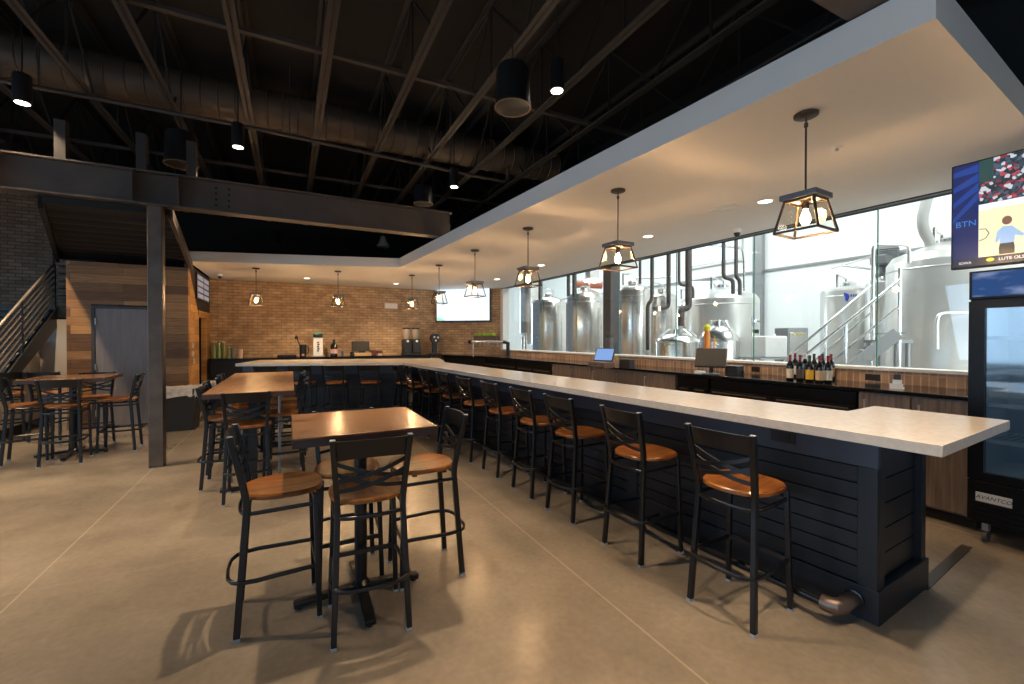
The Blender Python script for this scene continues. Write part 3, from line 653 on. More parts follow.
# foot rail on brackets with elbow end
fr = thing('foot_rail', 'dark pipe foot rail with a coppery elbow along the bar bottom', 'foot rail', tuple(bp(.1, .2, 0)), math.atan2(t_.y, t_.x))
MB().tube([(.08, 0, .105), (Lb - .5, 0, .105)], .026, 14).build('rail_tube', 'rail_pipe', fr)
MB().tube([(.085, 0, .105), (.06, 0, .105), (.025, -.012, .105), (.005, -.05, .105), (.003, -.17, .105)], .042, 14).build('elbow', 'rail_elbow', fr)
MB().lathe([(.05, 0), (.05, .012), (.03, .02)], (.003, -.194, .105), 16, Matrix.Rotation(-PI / 2, 3, 'X')).build('flange', 'rail_pipe', fr)
for k in range(5):
    MB().tube([(1.4 + k * 1.5, 0, .105), (1.4 + k * 1.5, -.193, .105)], .013, 10).build('rail_bracket', 'rail_pipe', fr)
def outlet(name, label, loc, rz, w=.12, h=.075, group='black power outlets'):
    t = thing(name, label, 'outlet', loc, rz, group)
    MB().box(-w / 2, w / 2, -.008, 0, -h / 2, h / 2).build('cover_plate', 'black_plastic', t, bevel=.002)
    for s_ in (-1, 1): MB().box(s_ * w * .22 - .016, s_ * w * .22 + .016, -.011, -.008, -.022, .022).build('socket', 'ink_black', t)
rb = math.atan2(n_.y, n_.x) + PI / 2
outlet('power_outlet', 'black outlet plate on the bar front under the counter, near the free end', tuple(bp(.50, .004, .965)), rb, .15, .085)

# ------------------------------------------------------------------ chairs
def make_chair(label, cat='bar stool'):
    t = thing('bar_stool', label, cat)
    fz = .0
    # seat: rounded wood pan, flatter at the back
    out = []
    for k in range(28):
        a = 2 * PI * k / 28; c_, s_ = math.cos(a), math.sin(a); e = 2.9
        x = .206 * math.copysign(abs(c_) ** (2 / e), c_); y = .212 * math.copysign(abs(s_) ** (2 / e), s_)
        if y < 0: x *= 1 - .16 * (y / .212) ** 2
        out.append((x, y + .012))
    mb = MB(); rings = []
    for sc, z in ((.93, .715), (1.0, .722), (1.0, .738), (.96, .747), (.8, .740), (.45, .734)):
        rings.append([mb.bm.verts.new((x * sc, (y - .012) * sc + .012, z)) for x, y in out])
    for Aa, Bb in zip(rings, rings[1:]):
        for i in range(28): mb.bm.faces.new((Aa[i], Aa[(i + 1) % 28], Bb[(i + 1) % 28], Bb[i]))
    mb.bm.faces.new(rings[0][::-1]); mb.bm.faces.new(rings[-1])
    mb.build('seat', 'seat_wood', t)
    # rear legs run on up as the back uprights
    ux = lambda z: (.193 - .025 * min(1, z / .7)) if z < .7 else .168 + .028 * ((z - .7) / .38)
    uy = lambda z: -.215 + .05 * (z / .7) if z < .7 else -.165 - .075 * ((z - .7) / .38) ** 1.2
    for s_ in (-1, 1):
        lg = MB().bar([(s_ * ux(z), uy(z), z) for z in (.012, .35, .62, .68, .74, .82, .95, 1.08)], .03, .034, up=(0, 1, 0)).build('leg', 'black_metal', t, bevel=.004)
        MB().box(s_ * ux(0) - .015, s_ * ux(0) + .015, uy(0) - .018, uy(0) + .018, 0, .013).build('glide', 'glide', lg)
        MB().box(s_ * ux(1.08) - .012, s_ * ux(1.08) + .012, uy(1.08) - .015, uy(1.08) + .015, 1.079, 1.083).build('end_cap', 'glide', lg)
        lg = MB().bar([(s_ * .19, .19, .012), (s_ * .172, .172, .713)], .028, .028, up=(0, 1, 0)).build('leg', 'black_metal', t, bevel=.004)
        MB().box(s_ * .19 - .015, s_ * .19 + .015, .175, .205, 0, .013).build('glide', 'glide', lg)
    bow = lambda q, z: uy(z) - .028 * (1 - q * q)
    # top band
    n = 10; mb = MB(); R = []
    for k in range(n + 1):
        q = -1 + 2 * k / n
        row = []
        for z in (.965 + .012 * (1 - q * q), 1.072 + .004 * (1 - q * q)):
            for dy in (-.004, .004): row.append(mb.bm.verts.new((q * ux(z), bow(q, z) + dy, z)))
        R.append((row[0], row[1], row[3], row[2]))
    for Aa, Bb in zip(R, R[1:]):
        for i in range(4): mb.bm.faces.new((Aa[i], Aa[(i + 1) % 4], Bb[(i + 1) % 4], Bb[i]))
    mb.bm.faces.new(R[0][::-1]); mb.bm.faces.new(R[-1]); mb.build('top_band', 'black_metal', t)
    # double crossed slats
    for s_ in (-1, 1):
        for z0, z1 in ((.955, .855), (.895, .80)):
            pts = []
            for k in range(11):
                q = -1 + 2 * k / 10.; z = lerp(z0, z1, k / 10.) - .018 * (1 - q * q)
                pts.append((s_ * q * ux(z), bow(q, z) + s_ * .004, z))
            MB().bar(pts, .011, .021).build('cross_slat', 'black_metal', t)
    # footring, apron ring, foot bar
    def ring(z, fxx, fy, rxx, back, w, h):
        pts = [(fxx, fy, z), (rxx, -.12, z)]
        for k in range(1, 8):
            a = PI * k / 8; pts.append((rxx * math.copysign(abs(math.cos(a)) ** .6, math.cos(a)), -.12 - (back) * math.sin(a) ** .7, z))
        pts += [(-rxx, -.12, z), (-fxx, fy, z)]
        return MB().sweep(pts, [(w / 2 * math.cos(2 * PI * i / 8), h / 2 * math.sin(2 * PI * i / 8)) for i in range(8)])
    ring(.30, .183, .18, .205, .145, .018, .026).build('foot_ring', 'black_metal', t)
    ring(.655, .175, .172, .182, .085, .018, .024).build('apron_ring', 'black_metal', t)
    MB().bar([(-.176, .178, .30), (.176, .178, .30)], .016, .026).build('foot_bar', 'black_metal', t)
    MB().bar([(-.168, .172, .655), (.168, .172, .655)], .012, .022).build('front_rail', 'black_metal', t)
    MB().bar([(-.168, .1, .707), (.168, .1, .727)], .03, .016).bar([(-.165, -.1, .707), (.165, -.1, .727)], .03, .016).build('seat_support', 'black_metal', t)
    return t
st0 = make_chair('black cross-back stool with its back to the viewer at the near square table', 'bar stool')
R_ = math.radians
G1, G2 = 'stools round the near square table', 'stools along the long side of the bar'
st0.location = (.39, 2.615, 0); st0.rotation_euler = (0, 0, R_(-2)); st0['group'] = G1
copy_thing(st0, (-.055, 2.91, 0), R_(-88), 'black cross-back stool on the left side of the near square table', G1)
copy_thing(st0, (.815, 2.98, 0), R_(90), 'black cross-back stool on the right side of the near square table', G1)
copy_thing(st0, (.34, 3.14, 0), R_(180), 'black cross-back stool on the far side of the near square table', G1)
sp_y = [1.70, 2.50, 3.30, 3.95, 4.69, 5.41, 6.24, 7.03, 7.87, 8.5]
sp_l = ['bar stool nearest the free end of the bar, orange wooden seat', 'second bar stool from the free end of the bar', 'third bar stool from the free end of the bar', 'fourth bar stool from the free end of the bar',
        'fifth bar stool from the free end of the bar', 'sixth bar stool from the free end of the bar', 'seventh bar stool from the free end of the bar', 'eighth bar stool from the free end of the bar',
        'ninth bar stool from the free end of the bar, near its inner corner', 'bar stool closest to the inner corner of the bar']
sp_x = [2.215, 2.19, 2.16, 2.13, 2.10, 2.05, 2.02, 1.96, 1.90, 1.82]
for x, y, l in zip(sp_x, sp_y, sp_l):
    copy_thing(st0, (x + (.19 if y < 2 else .2), y + .015, 0), R_((-84 if y < 2 else -86.5) + random.uniform(-2, 2)), l, G2)
far_rz = math.atan2(ft.y, ft.x) - PI      # facing the far leg
for s, l in ((.5, 'stool at the far short bar, nearest the inner corner'), (1.15, 'second stool from the inner corner at the far short bar'), (1.75, 'third stool from the inner corner at the far short bar'), (2.35, 'stool at the far short bar, closest to its left end')):
    v = F0 + ft * s + fn * .38
    copy_thing(st0, (v.x, v.y, 0), far_rz, l, 'stools along the far short side of the bar')

# ------------------------------------------------------------------ tables
def pedestal(t, z, r=.04, arms=(.36, .36, .38, .38)):
    MB().lathe([(.055, .05), (.055, .07), (r, .09), (r, z - .02)], (0, 0, 0), 16).build('column', 'black_metal', t)
    for k, L in enumerate(arms):
        a = k * PI / 2; d_ = Vector((math.cos(a), math.sin(a), 0))
        MB().bar([d_ * .03 + Vector((0, 0, .055)), d_ * (L * .5) + Vector((0, 0, .045)), d_ * L + Vector((0, 0, .028))], .06, .032).build('base_arm', 'black_metal', t, bevel=.006)
        MB().lathe([(.018, 0), (.018, .012)], d_ * (L - .03), 10).build('foot_pad', 'black_plastic', t)
    MB().bar([(-.22, 0, z - .012), (.22, 0, z - .012)], .05, .02).bar([(0, -.22, z - .012), (0, .22, z - .012)], .05, .02).build('top_bracket', 'black_metal', t)
t = thing('bar_table', 'near square bar-height table with a knotty brown wooden top', 'table', (.387, 2.87, 0), 0)
MB().box(-.385, .385, -.37, .44, 1.072, 1.082).build('tabletop', 'table_wood', t, bevel=.004)
MB().box(-.383, .383, -.368, .438, 1.030, 1.072).build('top_rim', 'table_edge', t)
pedestal(t, 1.03, .038)
t = thing('long_table', 'long bar-height table with a plain brown top behind the square one', 'table', (-.36, 6.35, 0), 0)
MB().box(-.39, .39, -1.38, 1.42, 1.062, 1.07).build('tabletop', 'table_wood_long', t, bevel=.004)
MB().box(-.388, .388, -1.378, 1.418, 1.02, 1.062).build('top_rim', 'table_edge', t)
for x in (-.24, .24):
    for y in (-.62, .68): MB().cyl((x, y, 0), .016, 0, 1.02, 12).build('leg', 'steel_grey', t)
for y in (-.95, 1.0):
    MB().bar([(0, y, 0.0), (0, y, 1.02)], .075, .075, up=(0, 1, 0)).build('column', 'black_metal', t)
    MB().box(-.3, .3, y - .035, y + .035, .0, .035).build('base_arm', 'black_metal', t, bevel=.006)
    MB().box(-.035, .035, y - .3, y + .3, .001, .034).build('base_arm', 'black_metal', t, bevel=.006)
G3 = 'stools round the long table'
copy_thing(st0, (-.385, 5.16, 0), 0, 'stool at the near end of the long table, back to the viewer', G3)
for k, y in enumerate((5.72, 6.3, 6.9, 7.45)):
    o_ = ['nearest', 'second', 'third', 'farthest'][k]
    copy_thing(st0, (-.62 - .04 * (k % 2), y, 0), R_(-90 + (-3, 2, 4, -2)[k]), 'stool on the left side of the long table, %s from the viewer' % o_, G3)
    copy_thing(st0, (-.09 + .03 * (k % 2), y + .05, 0), R_(90 + (2, -4, 3, -2)[k]), 'stool on the right side of the long table, %s from the viewer' % o_, G3)
copy_thing(st0, (-.34, 7.78, 0), R_(180), 'stool at the far end of the long table', G3)
t = thing('bar_table', 'square bar-height table by the stairs and the grey door', 'table', (-2.66, 8.05, 0), R_(3))
MB().box(-.43, .43, -.43, .43, 1.064, 1.072).build('tabletop', 'table_wood', t, bevel=.004)
MB().box(-.428, .428, -.428, .428, 1.022, 1.064).build('top_rim', 'table_edge', t)
pedestal(t, 1.022, .04)
G4 = 'stools round the table by the stairs'
copy_thing(st0, (-2.60, 7.66, 0), R_(3), 'stool with its back to the viewer at the table by the stairs', G4)
copy_thing(st0, (-3.05, 7.93, 0), R_(-78), 'stool on the left of the table by the stairs', G4)
copy_thing(st0, (-2.2, 8.13, 0), R_(92), 'stool on the right of the table by the stairs, near the square post', G4)
copy_thing(st0, (-2.62, 8.56, 0), R_(182), 'stool on the door side of the table by the stairs', G4)
copy_thing(st0, (-3.95, 9.6, 0), R_(20), 'dark stool parked under the staircase, left one', 'stools parked under the stairs')
copy_thing(st0, (-3.35, 9.45, 0), R_(-10), 'dark stool parked beside the wooden wall under the stairs, right one', 'stools parked under the stairs')

# ------------------------------------------------------------------ bins
def trash(x, y, w, d_, h, label):
    t = thing('trash_bin', label, 'trash bin', (x, y, 0), 0, 'black bins by the post')
    b = MB(); R = []
    for sc, z in ((.86, 0), (1, h), ):
        R.append([(px * sc, py * sc, z) for px, py in ((-w / 2, -d_ / 2 + .05), (-w / 2 + .05, -d_ / 2), (w / 2 - .05, -d_ / 2), (w / 2, -d_ / 2 + .05), (w / 2, d_ / 2 - .05), (w / 2 - .05, d_ / 2), (-w / 2 + .05, d_ / 2), (-w / 2, d_ / 2 - .05))])
    va = [[b.bm.verts.new(p) for p in r] for r in R]
    for i in range(8): b.bm.faces.new((va[0][i], va[0][(i + 1) % 8], va[1][(i + 1) % 8], va[1][i]))
    b.bm.faces.new(va[0][::-1]); b.bm.faces.new(va[1])
    b.build('bin_body', 'bin_black', t)
    l = MB(); rings = []; n = 48
    for j, (sc, z) in enumerate(((1.02, h - .13), (1.03, h - .06), (1.03, h + .008), (.96, h + .02), (.8, h - .0), (.4, h + .005))):
        ring = []
        for k in range(n):
            a = 2 * PI * k / n; c_, s_ = math.cos(a), math.sin(a)
            px = w / 2 * math.copysign(abs(c_) ** .35, c_); py = d_ / 2 * math.copysign(abs(s_) ** .35, s_)
            wob = 1 + .025 * math.sin(k * 2.9 + j) + random.uniform(-.012, .012)
            ring.append(l.bm.verts.new((px * sc * wob, py * sc * wob, z + (random.uniform(-.03, .03) if j == 0 else random.uniform(-.008, .02)))))
        rings.append(ring)
    for Aa, Bb in zip(rings, rings[1:]):
        for i in range(n): l.bm.faces.new((Aa[i], Aa[(i + 1) % n], Bb[(i + 1) % n], Bb[i]))
    l.bm.faces.new(rings[-1]); l.build('bin_liner', 'liner', t)
trash(-1.76, 9.5, .62, .5, .72, 'black trash bin with a rumpled clear liner beside the square post')
trash(-1.36, 10.6, .42, .42, .70, 'second black trash bin behind the first, by the doorway')
for k, z in enumerate((1.28, 1.45, 1.13)):
    t = thing('switch_plate', ['middle pale wall plate by the dark doorway', 'top pale wall plate by the dark doorway', 'bottom pale wall plate by the dark doorway'][k], 'switch', (-1.755, 10.72 + (.08 if k == 2 else 0), z), PI / 2, 'switch plates on the wooden wall')
    MB().box(-.11, .11, -.008, 0, -.06, .06).build('cover_plate', 'cup_cream', t)
    for s_ in (-.06, 0, .06): MB().box(s_ - .014, s_ + .014, -.013, -.008, -.03, .03).build('rocker', 'white_card', t)

# ------------------------------------------------------------------ back bar under the window
y0, y1 = 1.5, 11.0
o = MB().poly([(cx(y0) - .02, y0), (wx(y0) - .002, y0), (wx(y1) - .002, y1), (cx(y1) - .02, y1)], ZC - .035, ZC).build('back_countertop', 'counter_black', bevel=.004); tag(o, 'glossy black back counter running under the window', 'countertop')
def cab(ya, yb, label, m, doors, name='back_cabinet', cat='cabinet'):
    t = thing(name, label, cat, (0, 0, 0))
    MB().poly([(cx(ya) + .02, ya + .003), (wx(ya) - .05, ya + .003), (wx(yb) - .05, yb - .003), (cx(yb) + .02, yb - .003)], .1, ZC - .037).build('cabinet_body', m, t, smooth=False)
    MB().poly([(cx(ya) + .07, ya + .003), (wx(ya) - .05, ya + .003), (wx(yb) - .05, yb - .003), (cx(yb) + .07, yb - .003)], 0, .1).build('toe_kick', 'gap_black', t, smooth=False)
    for k in range(doors):
        a = lerp(ya, yb, k / doors) + .006; b = lerp(ya, yb, (k + 1) / doors) - .006
        dd = MB().poly([(cx(a), a), (cx(a) + .019, a), (cx(b) + .019, b), (cx(b), b)], .12, ZC - .05).build('cabinet_door', m, t, bevel=.002, smooth=False)
        MB().tube([(cx(b) - .0, b - .06, .86), (cx(b) - .03, b - .06, .86), (cx(b) - .03, b - .06, 1.0), (cx(b), b - .06, 1.0)], .006, 8).build('door_pull', 'hinge', dd)
cab(1.5, 2.32, 'grey-brown wood cabinet at the right end of the back bar', 'cab_wood', 2)
cab(4.55, 7.7, 'long grey-brown wood cabinet run in the middle of the back bar', 'cab_wood', 5)
def cooler(ya, yb, label):
    t = thing('undercounter_cooler', label, 'fridge', (0, 0, 0), 0, 'black coolers under the back counter')
    MB().poly([(cx(ya) + .02, ya + .004), (wx(ya) - .06, ya + .004), (wx(yb) - .06, yb - .004), (cx(yb) + .02, yb - .004)], .02, ZC - .05).build('cooler_body', 'fridge_black', t, smooth=False)
    for k in range(2):
        a = lerp(ya, yb, k / 2) + .01; b = lerp(ya, yb, (k + 1) / 2) - .01
        dd = MB().poly([(cx(a) - .005, a), (cx(a) + .019, a), (cx(b) + .019, b), (cx(b) - .005, b)], .15, .92).build('cooler_door', 'fridge_black', t, bevel=.004, smooth=False)
        MB().poly([(cx(a) - .02, a + .05), (cx(a) - .005, a + .05), (cx(b) - .005, b - .05), (cx(b) - .02, b - .05)], .885, .9).build('cooler_handle', 'rail_elbow', dd)
cooler(2.34, 4.0, 'wide black cooler under the back counter by the wine bottles')
cooler(4.02, 4.53, 'narrow black cooler under the back counter next to the wood cabinets')
cooler(7.72, 9.2, 'black cooler under the back counter, left of the wood cabinets')
cooler(9.22, 10.95, 'black cooler under the far end of the back counter')
outlet('power_outlet', 'black outlet on the brick backsplash right of the wine bottles', (wx(2.5) - .002, 2.52, 1.165), -PI / 2, .14, .07)
outlet('power_outlet', 'black outlet on the brick backsplash between card box and wine bottles', (wx(3.9) - .002, 3.86, 1.17), -PI / 2, .12, .07)
outlet('power_outlet', 'black outlet on the brick backsplash left of the lit register', (wx(8.7) - .002, 9.3, 1.18), -PI / 2, .13, .07)

def bottle(u, v, r, h, cap, lab, label, grp, neck=.3, glass='wine_glass', z=ZC, loc=None):
    p = loc or PZ(u, v, z)
    t = thing('wine_bottle', label, 'bottle', (p[0], p[1], z), random.uniform(0, 1), grp)
    MB().lathe([(r * .9, 0), (r, .006), (r, h * .58), (r * .85, h * .66), (r * .42, h * .74), (r * .38, h * .80)], (0, 0, 0), 18).build('bottle_body', glass, t)
    MB().lathe([(r * .42, h * .78), (r * .40, h * .96), (r * .46, h * .965), (r * .46, h), (0, h)], (0, 0, 0), 14).build('foil_cap', cap, t)
    if lab: MB().lathe([(r * 1.01, h * .12), (r * 1.015, h * .13), (r * 1.015, h * .46), (r * 1.01, h * .47)], (0, 0, 0), 18).build('bottle_label', lab, t)
wb = [(790, 381, 'foil_red', 'label_cream', 'wine bottle with cream label and red cap, left end of front row'), (800, 381.5, 'foil_red', 'label_dark', 'wine bottle with dark label, second in the front row'),
      (809.5, 382.5, 'foil_dark', 'label_yellow', 'wine bottle with bright yellow label in the front row'), (819.5, 383.5, 'foil_red', 'label_tan', 'wine bottle with tan label and red cap in the front row'),
      (828, 383.5, 'foil_red', 'label_cream', 'wine bottle with pale label at the right end of front row'), (795, 377, 'foil_red', 'label_cream', 'red-capped wine bottle behind the left end of the row'),
      (805, 377.5, 'foil_white', 'label_dark', 'white-capped wine bottle in the back row'), (814, 378.5, 'foil_dark', 'label_dark', 'dark-capped wine bottle behind the yellow-labelled one'),
      (822.5, 379, 'foil_dark', 'label_tan', 'dark-capped bottle in the back row, behind tan label'), (831, 379.5, 'foil_red', 'label_tan', 'red-capped wine bottle at the right end of the back row')]
for u, v, c_, l_, lb in wb: bottle(u, v, .037, .30, c_, l_, lb, 'wine bottles on the back counter')

def pos(u, v, zrot, label, scr, back=False, z=ZC, scale=1.0):
    p = PZ(u, v, z)
    t = thing('register_screen', label, 'register', (p.x, p.y, z), zrot)
    w, h = .34 * scale, .25 * scale
    MB().lathe([(.10 * scale, 0), (.10 * scale, .012), (.03, .03), (.025, .11 * scale), (0, .11 * scale)], (0, 0, 0), 18).build('stand', 'black_plastic', t)
    mt = Matrix.Translation((0, -.02, .20 * scale)) @ Matrix.Rotation(R_(-32), 4, 'X')
    MB().box(-w / 2, w / 2, -.016, .018, -h / 2, h / 2, mt).build('housing', 'black_plastic' if not back else 'pos_grey', t, bevel=.004)
    MB().box(-w / 2 + .014, w / 2 - .014, -.019, -.0165, -h / 2 + .014, h / 2 - .014, mt).build('screen', scr, t)
    MB().box(-.06, .06, .018, .05, -.06, .06, mt).build('back_box', 'black_plastic', t, bevel=.004)
    return t
pos(605, 366.5, R_(-62), 'touchscreen register with a lit blue screen on the back counter', 'screen_blue', scale=1.0)
pos(711, 374.5, R_(-60), 'touchscreen register with a dark grey screen on the back counter', 'pos_grey', scale=1.12, back=True)
p = PZ(599, 368.5, ZC); t = thing('cash_box', 'brown cash box under the lit blue register', 'box', (p.x + .12, p.y + .1, ZC), R_(-87))
MB().box(-.2, .2, -.12, .1, .004, .10).build('box_body', 'planter_wood', t, bevel=.004); MB().box(-.19, .19, -.125, -.12, .03, .09).build('box_front', 'cab_wood', t); MB().box(-.05, .05, -.128, -.125, .055, .062).build('slot', 'gap_black', t)
for x in (-.17, .17): MB().cyl((x, 0, 0), .012, 0, .004, 8).build('foot', 'black_plastic', t)
p = PZ(617, 368, ZC); t = thing('drinking_glass', 'clear glass beside the lit register, with a green straw tip', 'glass', (p.x, p.y, ZC))
MB().lathe([(.03, 0), (.034, .004), (.04, .13), (.037, .13), (.03, .008), (0, .008)], (0, 0, 0), 16).build('tumbler', 'clear_hopper', t); MB().tube([(0, 0, .01), (.02, .01, .2)], .007, 8).build('straw', 'leaf_green', t)
p = PZ(627, 368.5, ZC); t = thing('card_reader', 'small black box right of the lit register', 'box', (p.x, p.y, ZC), R_(-85))
MB().box(-.11, .11, -.06, .06, 0, .15).build('housing', 'black_plastic', t, bevel=.006); MB().box(-.09, .09, -.063, -.06, .05, .14).build('face', 'ink_black', t)
p = PZ(734, 375.5, ZC); t = thing('receipt_printer', 'black receipt printer right of the grey register', 'printer', (p.x, p.y, ZC), R_(-85))
MB().box(-.085, .085, -.07, .08, 0, .13).build('housing', 'black_plastic', t, bevel=.008); MB().box(-.06, .06, -.073, -.07, .08, .09).build('paper_slot', 'pos_grey', t); MB().cyl((.1, .05, 0), .01, 0, .07, 8).build('plug', 'black_plastic', t)
p = PZ(700, 373, ZC); t = thing('receipt_pad', 'small white receipt pad left of the grey register', 'paper', (p.x, p.y, ZC), R_(-70))
MB().box(-.06, .06, -.05, .05, 0, .03).build('paper_stack', 'white_card', t, bevel=.002); MB().box(-.06, .06, .03, .05, .03, .036).build('binding', 'pos_grey', t)
p = PZ(897, 388.5, ZC); t = thing('card_holder', 'white card holder with a black clip at the right of the back counter', 'sign', (p.x, p.y, ZC), R_(-75))
MB().box(-.05, .05, -.04, .04, 0, .012).build('base', 'white_plastic', t, bevel=.003); MB().box(-.034, .034, -.006, .006, .012, .085, Matrix.Rotation(R_(-8), 4, 'X')).build('card', 'white_card', t)
MB().box(-.026, .026, -.012, .008, .086, .14, Matrix.Rotation(R_(-8), 4, 'X')).build('clip', 'black_plastic', t, bevel=.003)
MB().box(-.05, .05, -.045, -.04, .0, .05).build('front_lip', 'white_card', t)
o = MB().poly([(cx(11) - .02, 11.003), (wx(11) - .003, 11.003), (wx(11.5) - .01, 11.58), (4.03, 12.86), (3.985, 12.28)], ZC - .035, ZC).build('corner_countertop', 'counter_black'); tag(o, 'black corner counter below the white television', 'countertop')
t = thing('corner_cabinet', 'black cabinet filling the corner below the white television', 'cabinet', (0, 0, 0))
MB().poly([(cx(11) + .03, 11.003), (wx(11) - .05, 11.003), (wx(11.5) - .05, 11.55), (4.06, 12.80), (4.0, 12.33)], .1, ZC - .037).build('cabinet_body', 'fridge_black', t, smooth=False)
MB().poly([(cx(11) + .08, 11.01), (wx(11) - .08, 11.01), (wx(11.5) - .08, 11.5), (4.1, 12.75), (4.06, 12.36)], 0, .1).build('toe_kick', 'gap_black', t, smooth=False)
# draft tower
p = PZ(508, 357.5, ZC); t = thing('draft_tower', 'black draft beer tower with a long steel arm at the far back bar', 'beer tap', (p.x, p.y, ZC), R_(4))
MB().tube([(0, 0, 0), (0, 0, .30), (0, .0, .36), (-.06, .0, .385), (-.12, 0, .39)], .045, 12).build('post', 'black_metal', t)
MB().lathe([(.08, 0), (.08, .015), (.05, .02)], (0, 0, 0), 16).build('flange', 'black_metal', t)
q = P(472, 344.5, 11.4); dv = q - Vector((p.x, p.y, ZC)); dv.z = 0; L = dv.length
arm = MB().tube([(-.10, 0, .39), (-L, 0, .39)], .035, 12).build('arm', 'stainless', t)
MB().lathe([(.0, 0), (.05, 0), (.055, .02), (.055, .09), (0, .09)], (-L - .09, 0, .39), 14, Matrix.Rotation(PI / 2, 3, 'Y')).build('end_cap', 'black_metal', t)
for k in range(6):
    x = -.25 - k * (L - .4) / 5
    MB().tube([(x, 0, .37), (x, -.07, .36), (x, -.085, .31)], .009, 8).build('faucet', 'stainless', t)
t.rotation_euler = (0, 0, math.atan2(dv.y, dv.x) + PI)
MB().cyl((-L + .04, 0, 0), .018, 0, .36, 10).build('far_post', 'stainless', t)
# planter with green leaves on a wall shelf
def angp(s, n, z): return Vector((4.0, BRK, 0)) + Matrix.Rotation(ang, 3, 'Z') @ Vector((s, n, 0)) + Vector((0, 0, z))
t = thing('planter_box', 'low wooden planter of lime-green leaves under the white television', 'planter', tuple(angp(La - .42, -.16, 1.50)), ang)
MB().box(-.34, .34, -.09, .09, .02, .17).build('box', 'planter_wood', t, bevel=.004)
for x in (-.3, .3): MB().box(x - .02, x + .02, -.08, .158, -.02, .02).build('bracket', 'black_metal', t)
g = MB()
for k in range(130):
    x, y = random.uniform(-.32, .32), random.uniform(-.08, .08); a = random.uniform(0, 2 * PI); h_ = random.uniform(.05, .12); w_ = .014
    c_, s_ = math.cos(a) * w_, math.sin(a) * w_
    g.prism([(x - c_, y - s_, .17), (x + c_, y + s_, .17), (x + s_ * 1.4, y + c_ * 1.4, .17 + h_)], (.002, .002, 0))
g.build('leaves', 'leaf_green', t, smooth=False)

# far television on the angled wall
t = thing('television', 'large wall television with a bright pale-blue picture in the far corner', 'television', tuple(angp(.86, -.12, 2.58)), ang)
MB().box(-.86, .86, -.03, .03, -.50, .50).build('housing', 'black_plastic', t, bevel=.006)
sc = MB().box(-.825, .825, -.033, -.03, -.46, .465).build('screen', 'screen_sky', t)
MB().prism([(-.82, -.0345, -.455), (-.55, -.0345, -.455), (-.62, -.0345, -.40), (-.74, -.0345, -.36), (-.82, -.0345, -.36)], (0, .001, 0)).build('picture', 'screen_green', sc)
MB().box(-.2, .2, .03, .12, -.15, .15).build('wall_mount', 'black_metal', t)
p = PY(391, 306, BRK); t = thing('wall_plate', 'small pale blank plate mounted on the brick wall', 'plate', (p.x, BRK, p.z))
MB().box(-.19, .19, -.03, 0, -.085, .085).build('plate_box', 'cup_cream', t, bevel=.005); MB().box(-.17, .17, -.034, -.03, -.068, .068).build('plate_face', 'trim_white', t, bevel=.002)

# ------------------------------------------------------------------ counter under the brick wall and what stands on it
o = MB().poly([(-1.72, 12.28), (3.98, 12.28), (3.98, BRK - .002), (-1.72, BRK - .002)], ZC - .03, ZC).build('wall_countertop', 'counter_black', bevel=.003); tag(o, 'black counter running along the far brick wall', 'countertop')
t = thing('wall_cabinet', 'black cabinets under the far brick-wall counter', 'cabinet', (0, 0, 0))
MB().box(-1.70, 3.60, 12.35, BRK - .01, .0, ZC - .032).build('cabinet_body', 'bar_paint', t)
for k in range(8): MB().box(-1.68 + k * .66, -1.04 + k * .66, 12.33, 12.35, .1, ZC - .04).build('cabinet_door', 'bar_paint', t, bevel=.003)
YB = 12.6
def on_wall(u, dy=0):
    q = PY(u, 356, YB + dy); return q.x, YB + dy
gl = ['leftmost tall green bottle on the far counter', 'second green bottle from the left on the far counter', 'third green bottle from the left on the far counter', 'short green bottle on the far counter', 'green bottle at the back of the far counter row', 'tall green bottle at the back left of the far counter']
for k, (u, h, dy) in enumerate(((214, .40, 0), (219, .36, .0), (224, .39, .0), (229, .27, -.08), (222, .41, .14), (216.5, .41, .14))):
    x, y = on_wall(u, dy); t = thing('green_bottle', gl[k], 'bottle', (x, y, ZC), 0, 'green bottles on the far counter')
    MB().lathe([(.036, 0), (.042, .005), (.044, h * .45), (.026, h * .72), (.024, h * .95)], (0, 0, 0), 14).build('bottle_body', 'green_glass', t)
    MB().lathe([(.026, h * .95), (.026, h), (0, h)], (0, 0, 0), 12).build('cap', 'label_cream', t)
def cup(u, m, h, r, label, dy=-.1):
    x, y = on_wall(u, dy); t = thing('cup', label, 'cup', (x, y, ZC))
    MB().lathe([(r * .75, 0), (r * .8, .003), (r, h), (r * .92, h), (r * .72, .01), (0, .01)], (0, 0, 0), 16).build('cup_wall', m, t)
    MB().lathe([(r * 1.0, h), (r * 1.05, h + .004), (r * 1.0, h + .01), (r * .93, h)], (0, 0, 0), 16).build('cup_rim', m, t)
cup(233, 'grey_cup', .24, .05, 'tall dark grey cup beside the green bottles')
cup(240, 'cup_cream', .21, .065, 'cream paper cup beside the grey cup', -.12)
x, y = on_wall(287); t = thing('bar_tray', 'flat black bar tray on the far counter', 'tray', (x, y, ZC))
MB().box(-.22, .22, -.15, .15, 0, .06).build('tray_body', 'black_plastic', t, bevel=.01); MB().box(-.2, .2, -.13, .13, .06, .063).build('tray_mat', 'ink_black', t)
x, y = on_wall(303); t = thing('blender_jug', 'black jug with a slanted dark ladle on the far counter', 'jug', (x, y, ZC))
MB().lathe([(.07, 0), (.08, .05), (.085, .32), (.08, .32), (.07, .02), (0, .02)], (0, 0, 0), 18).build('jug_body', 'black_plastic', t)
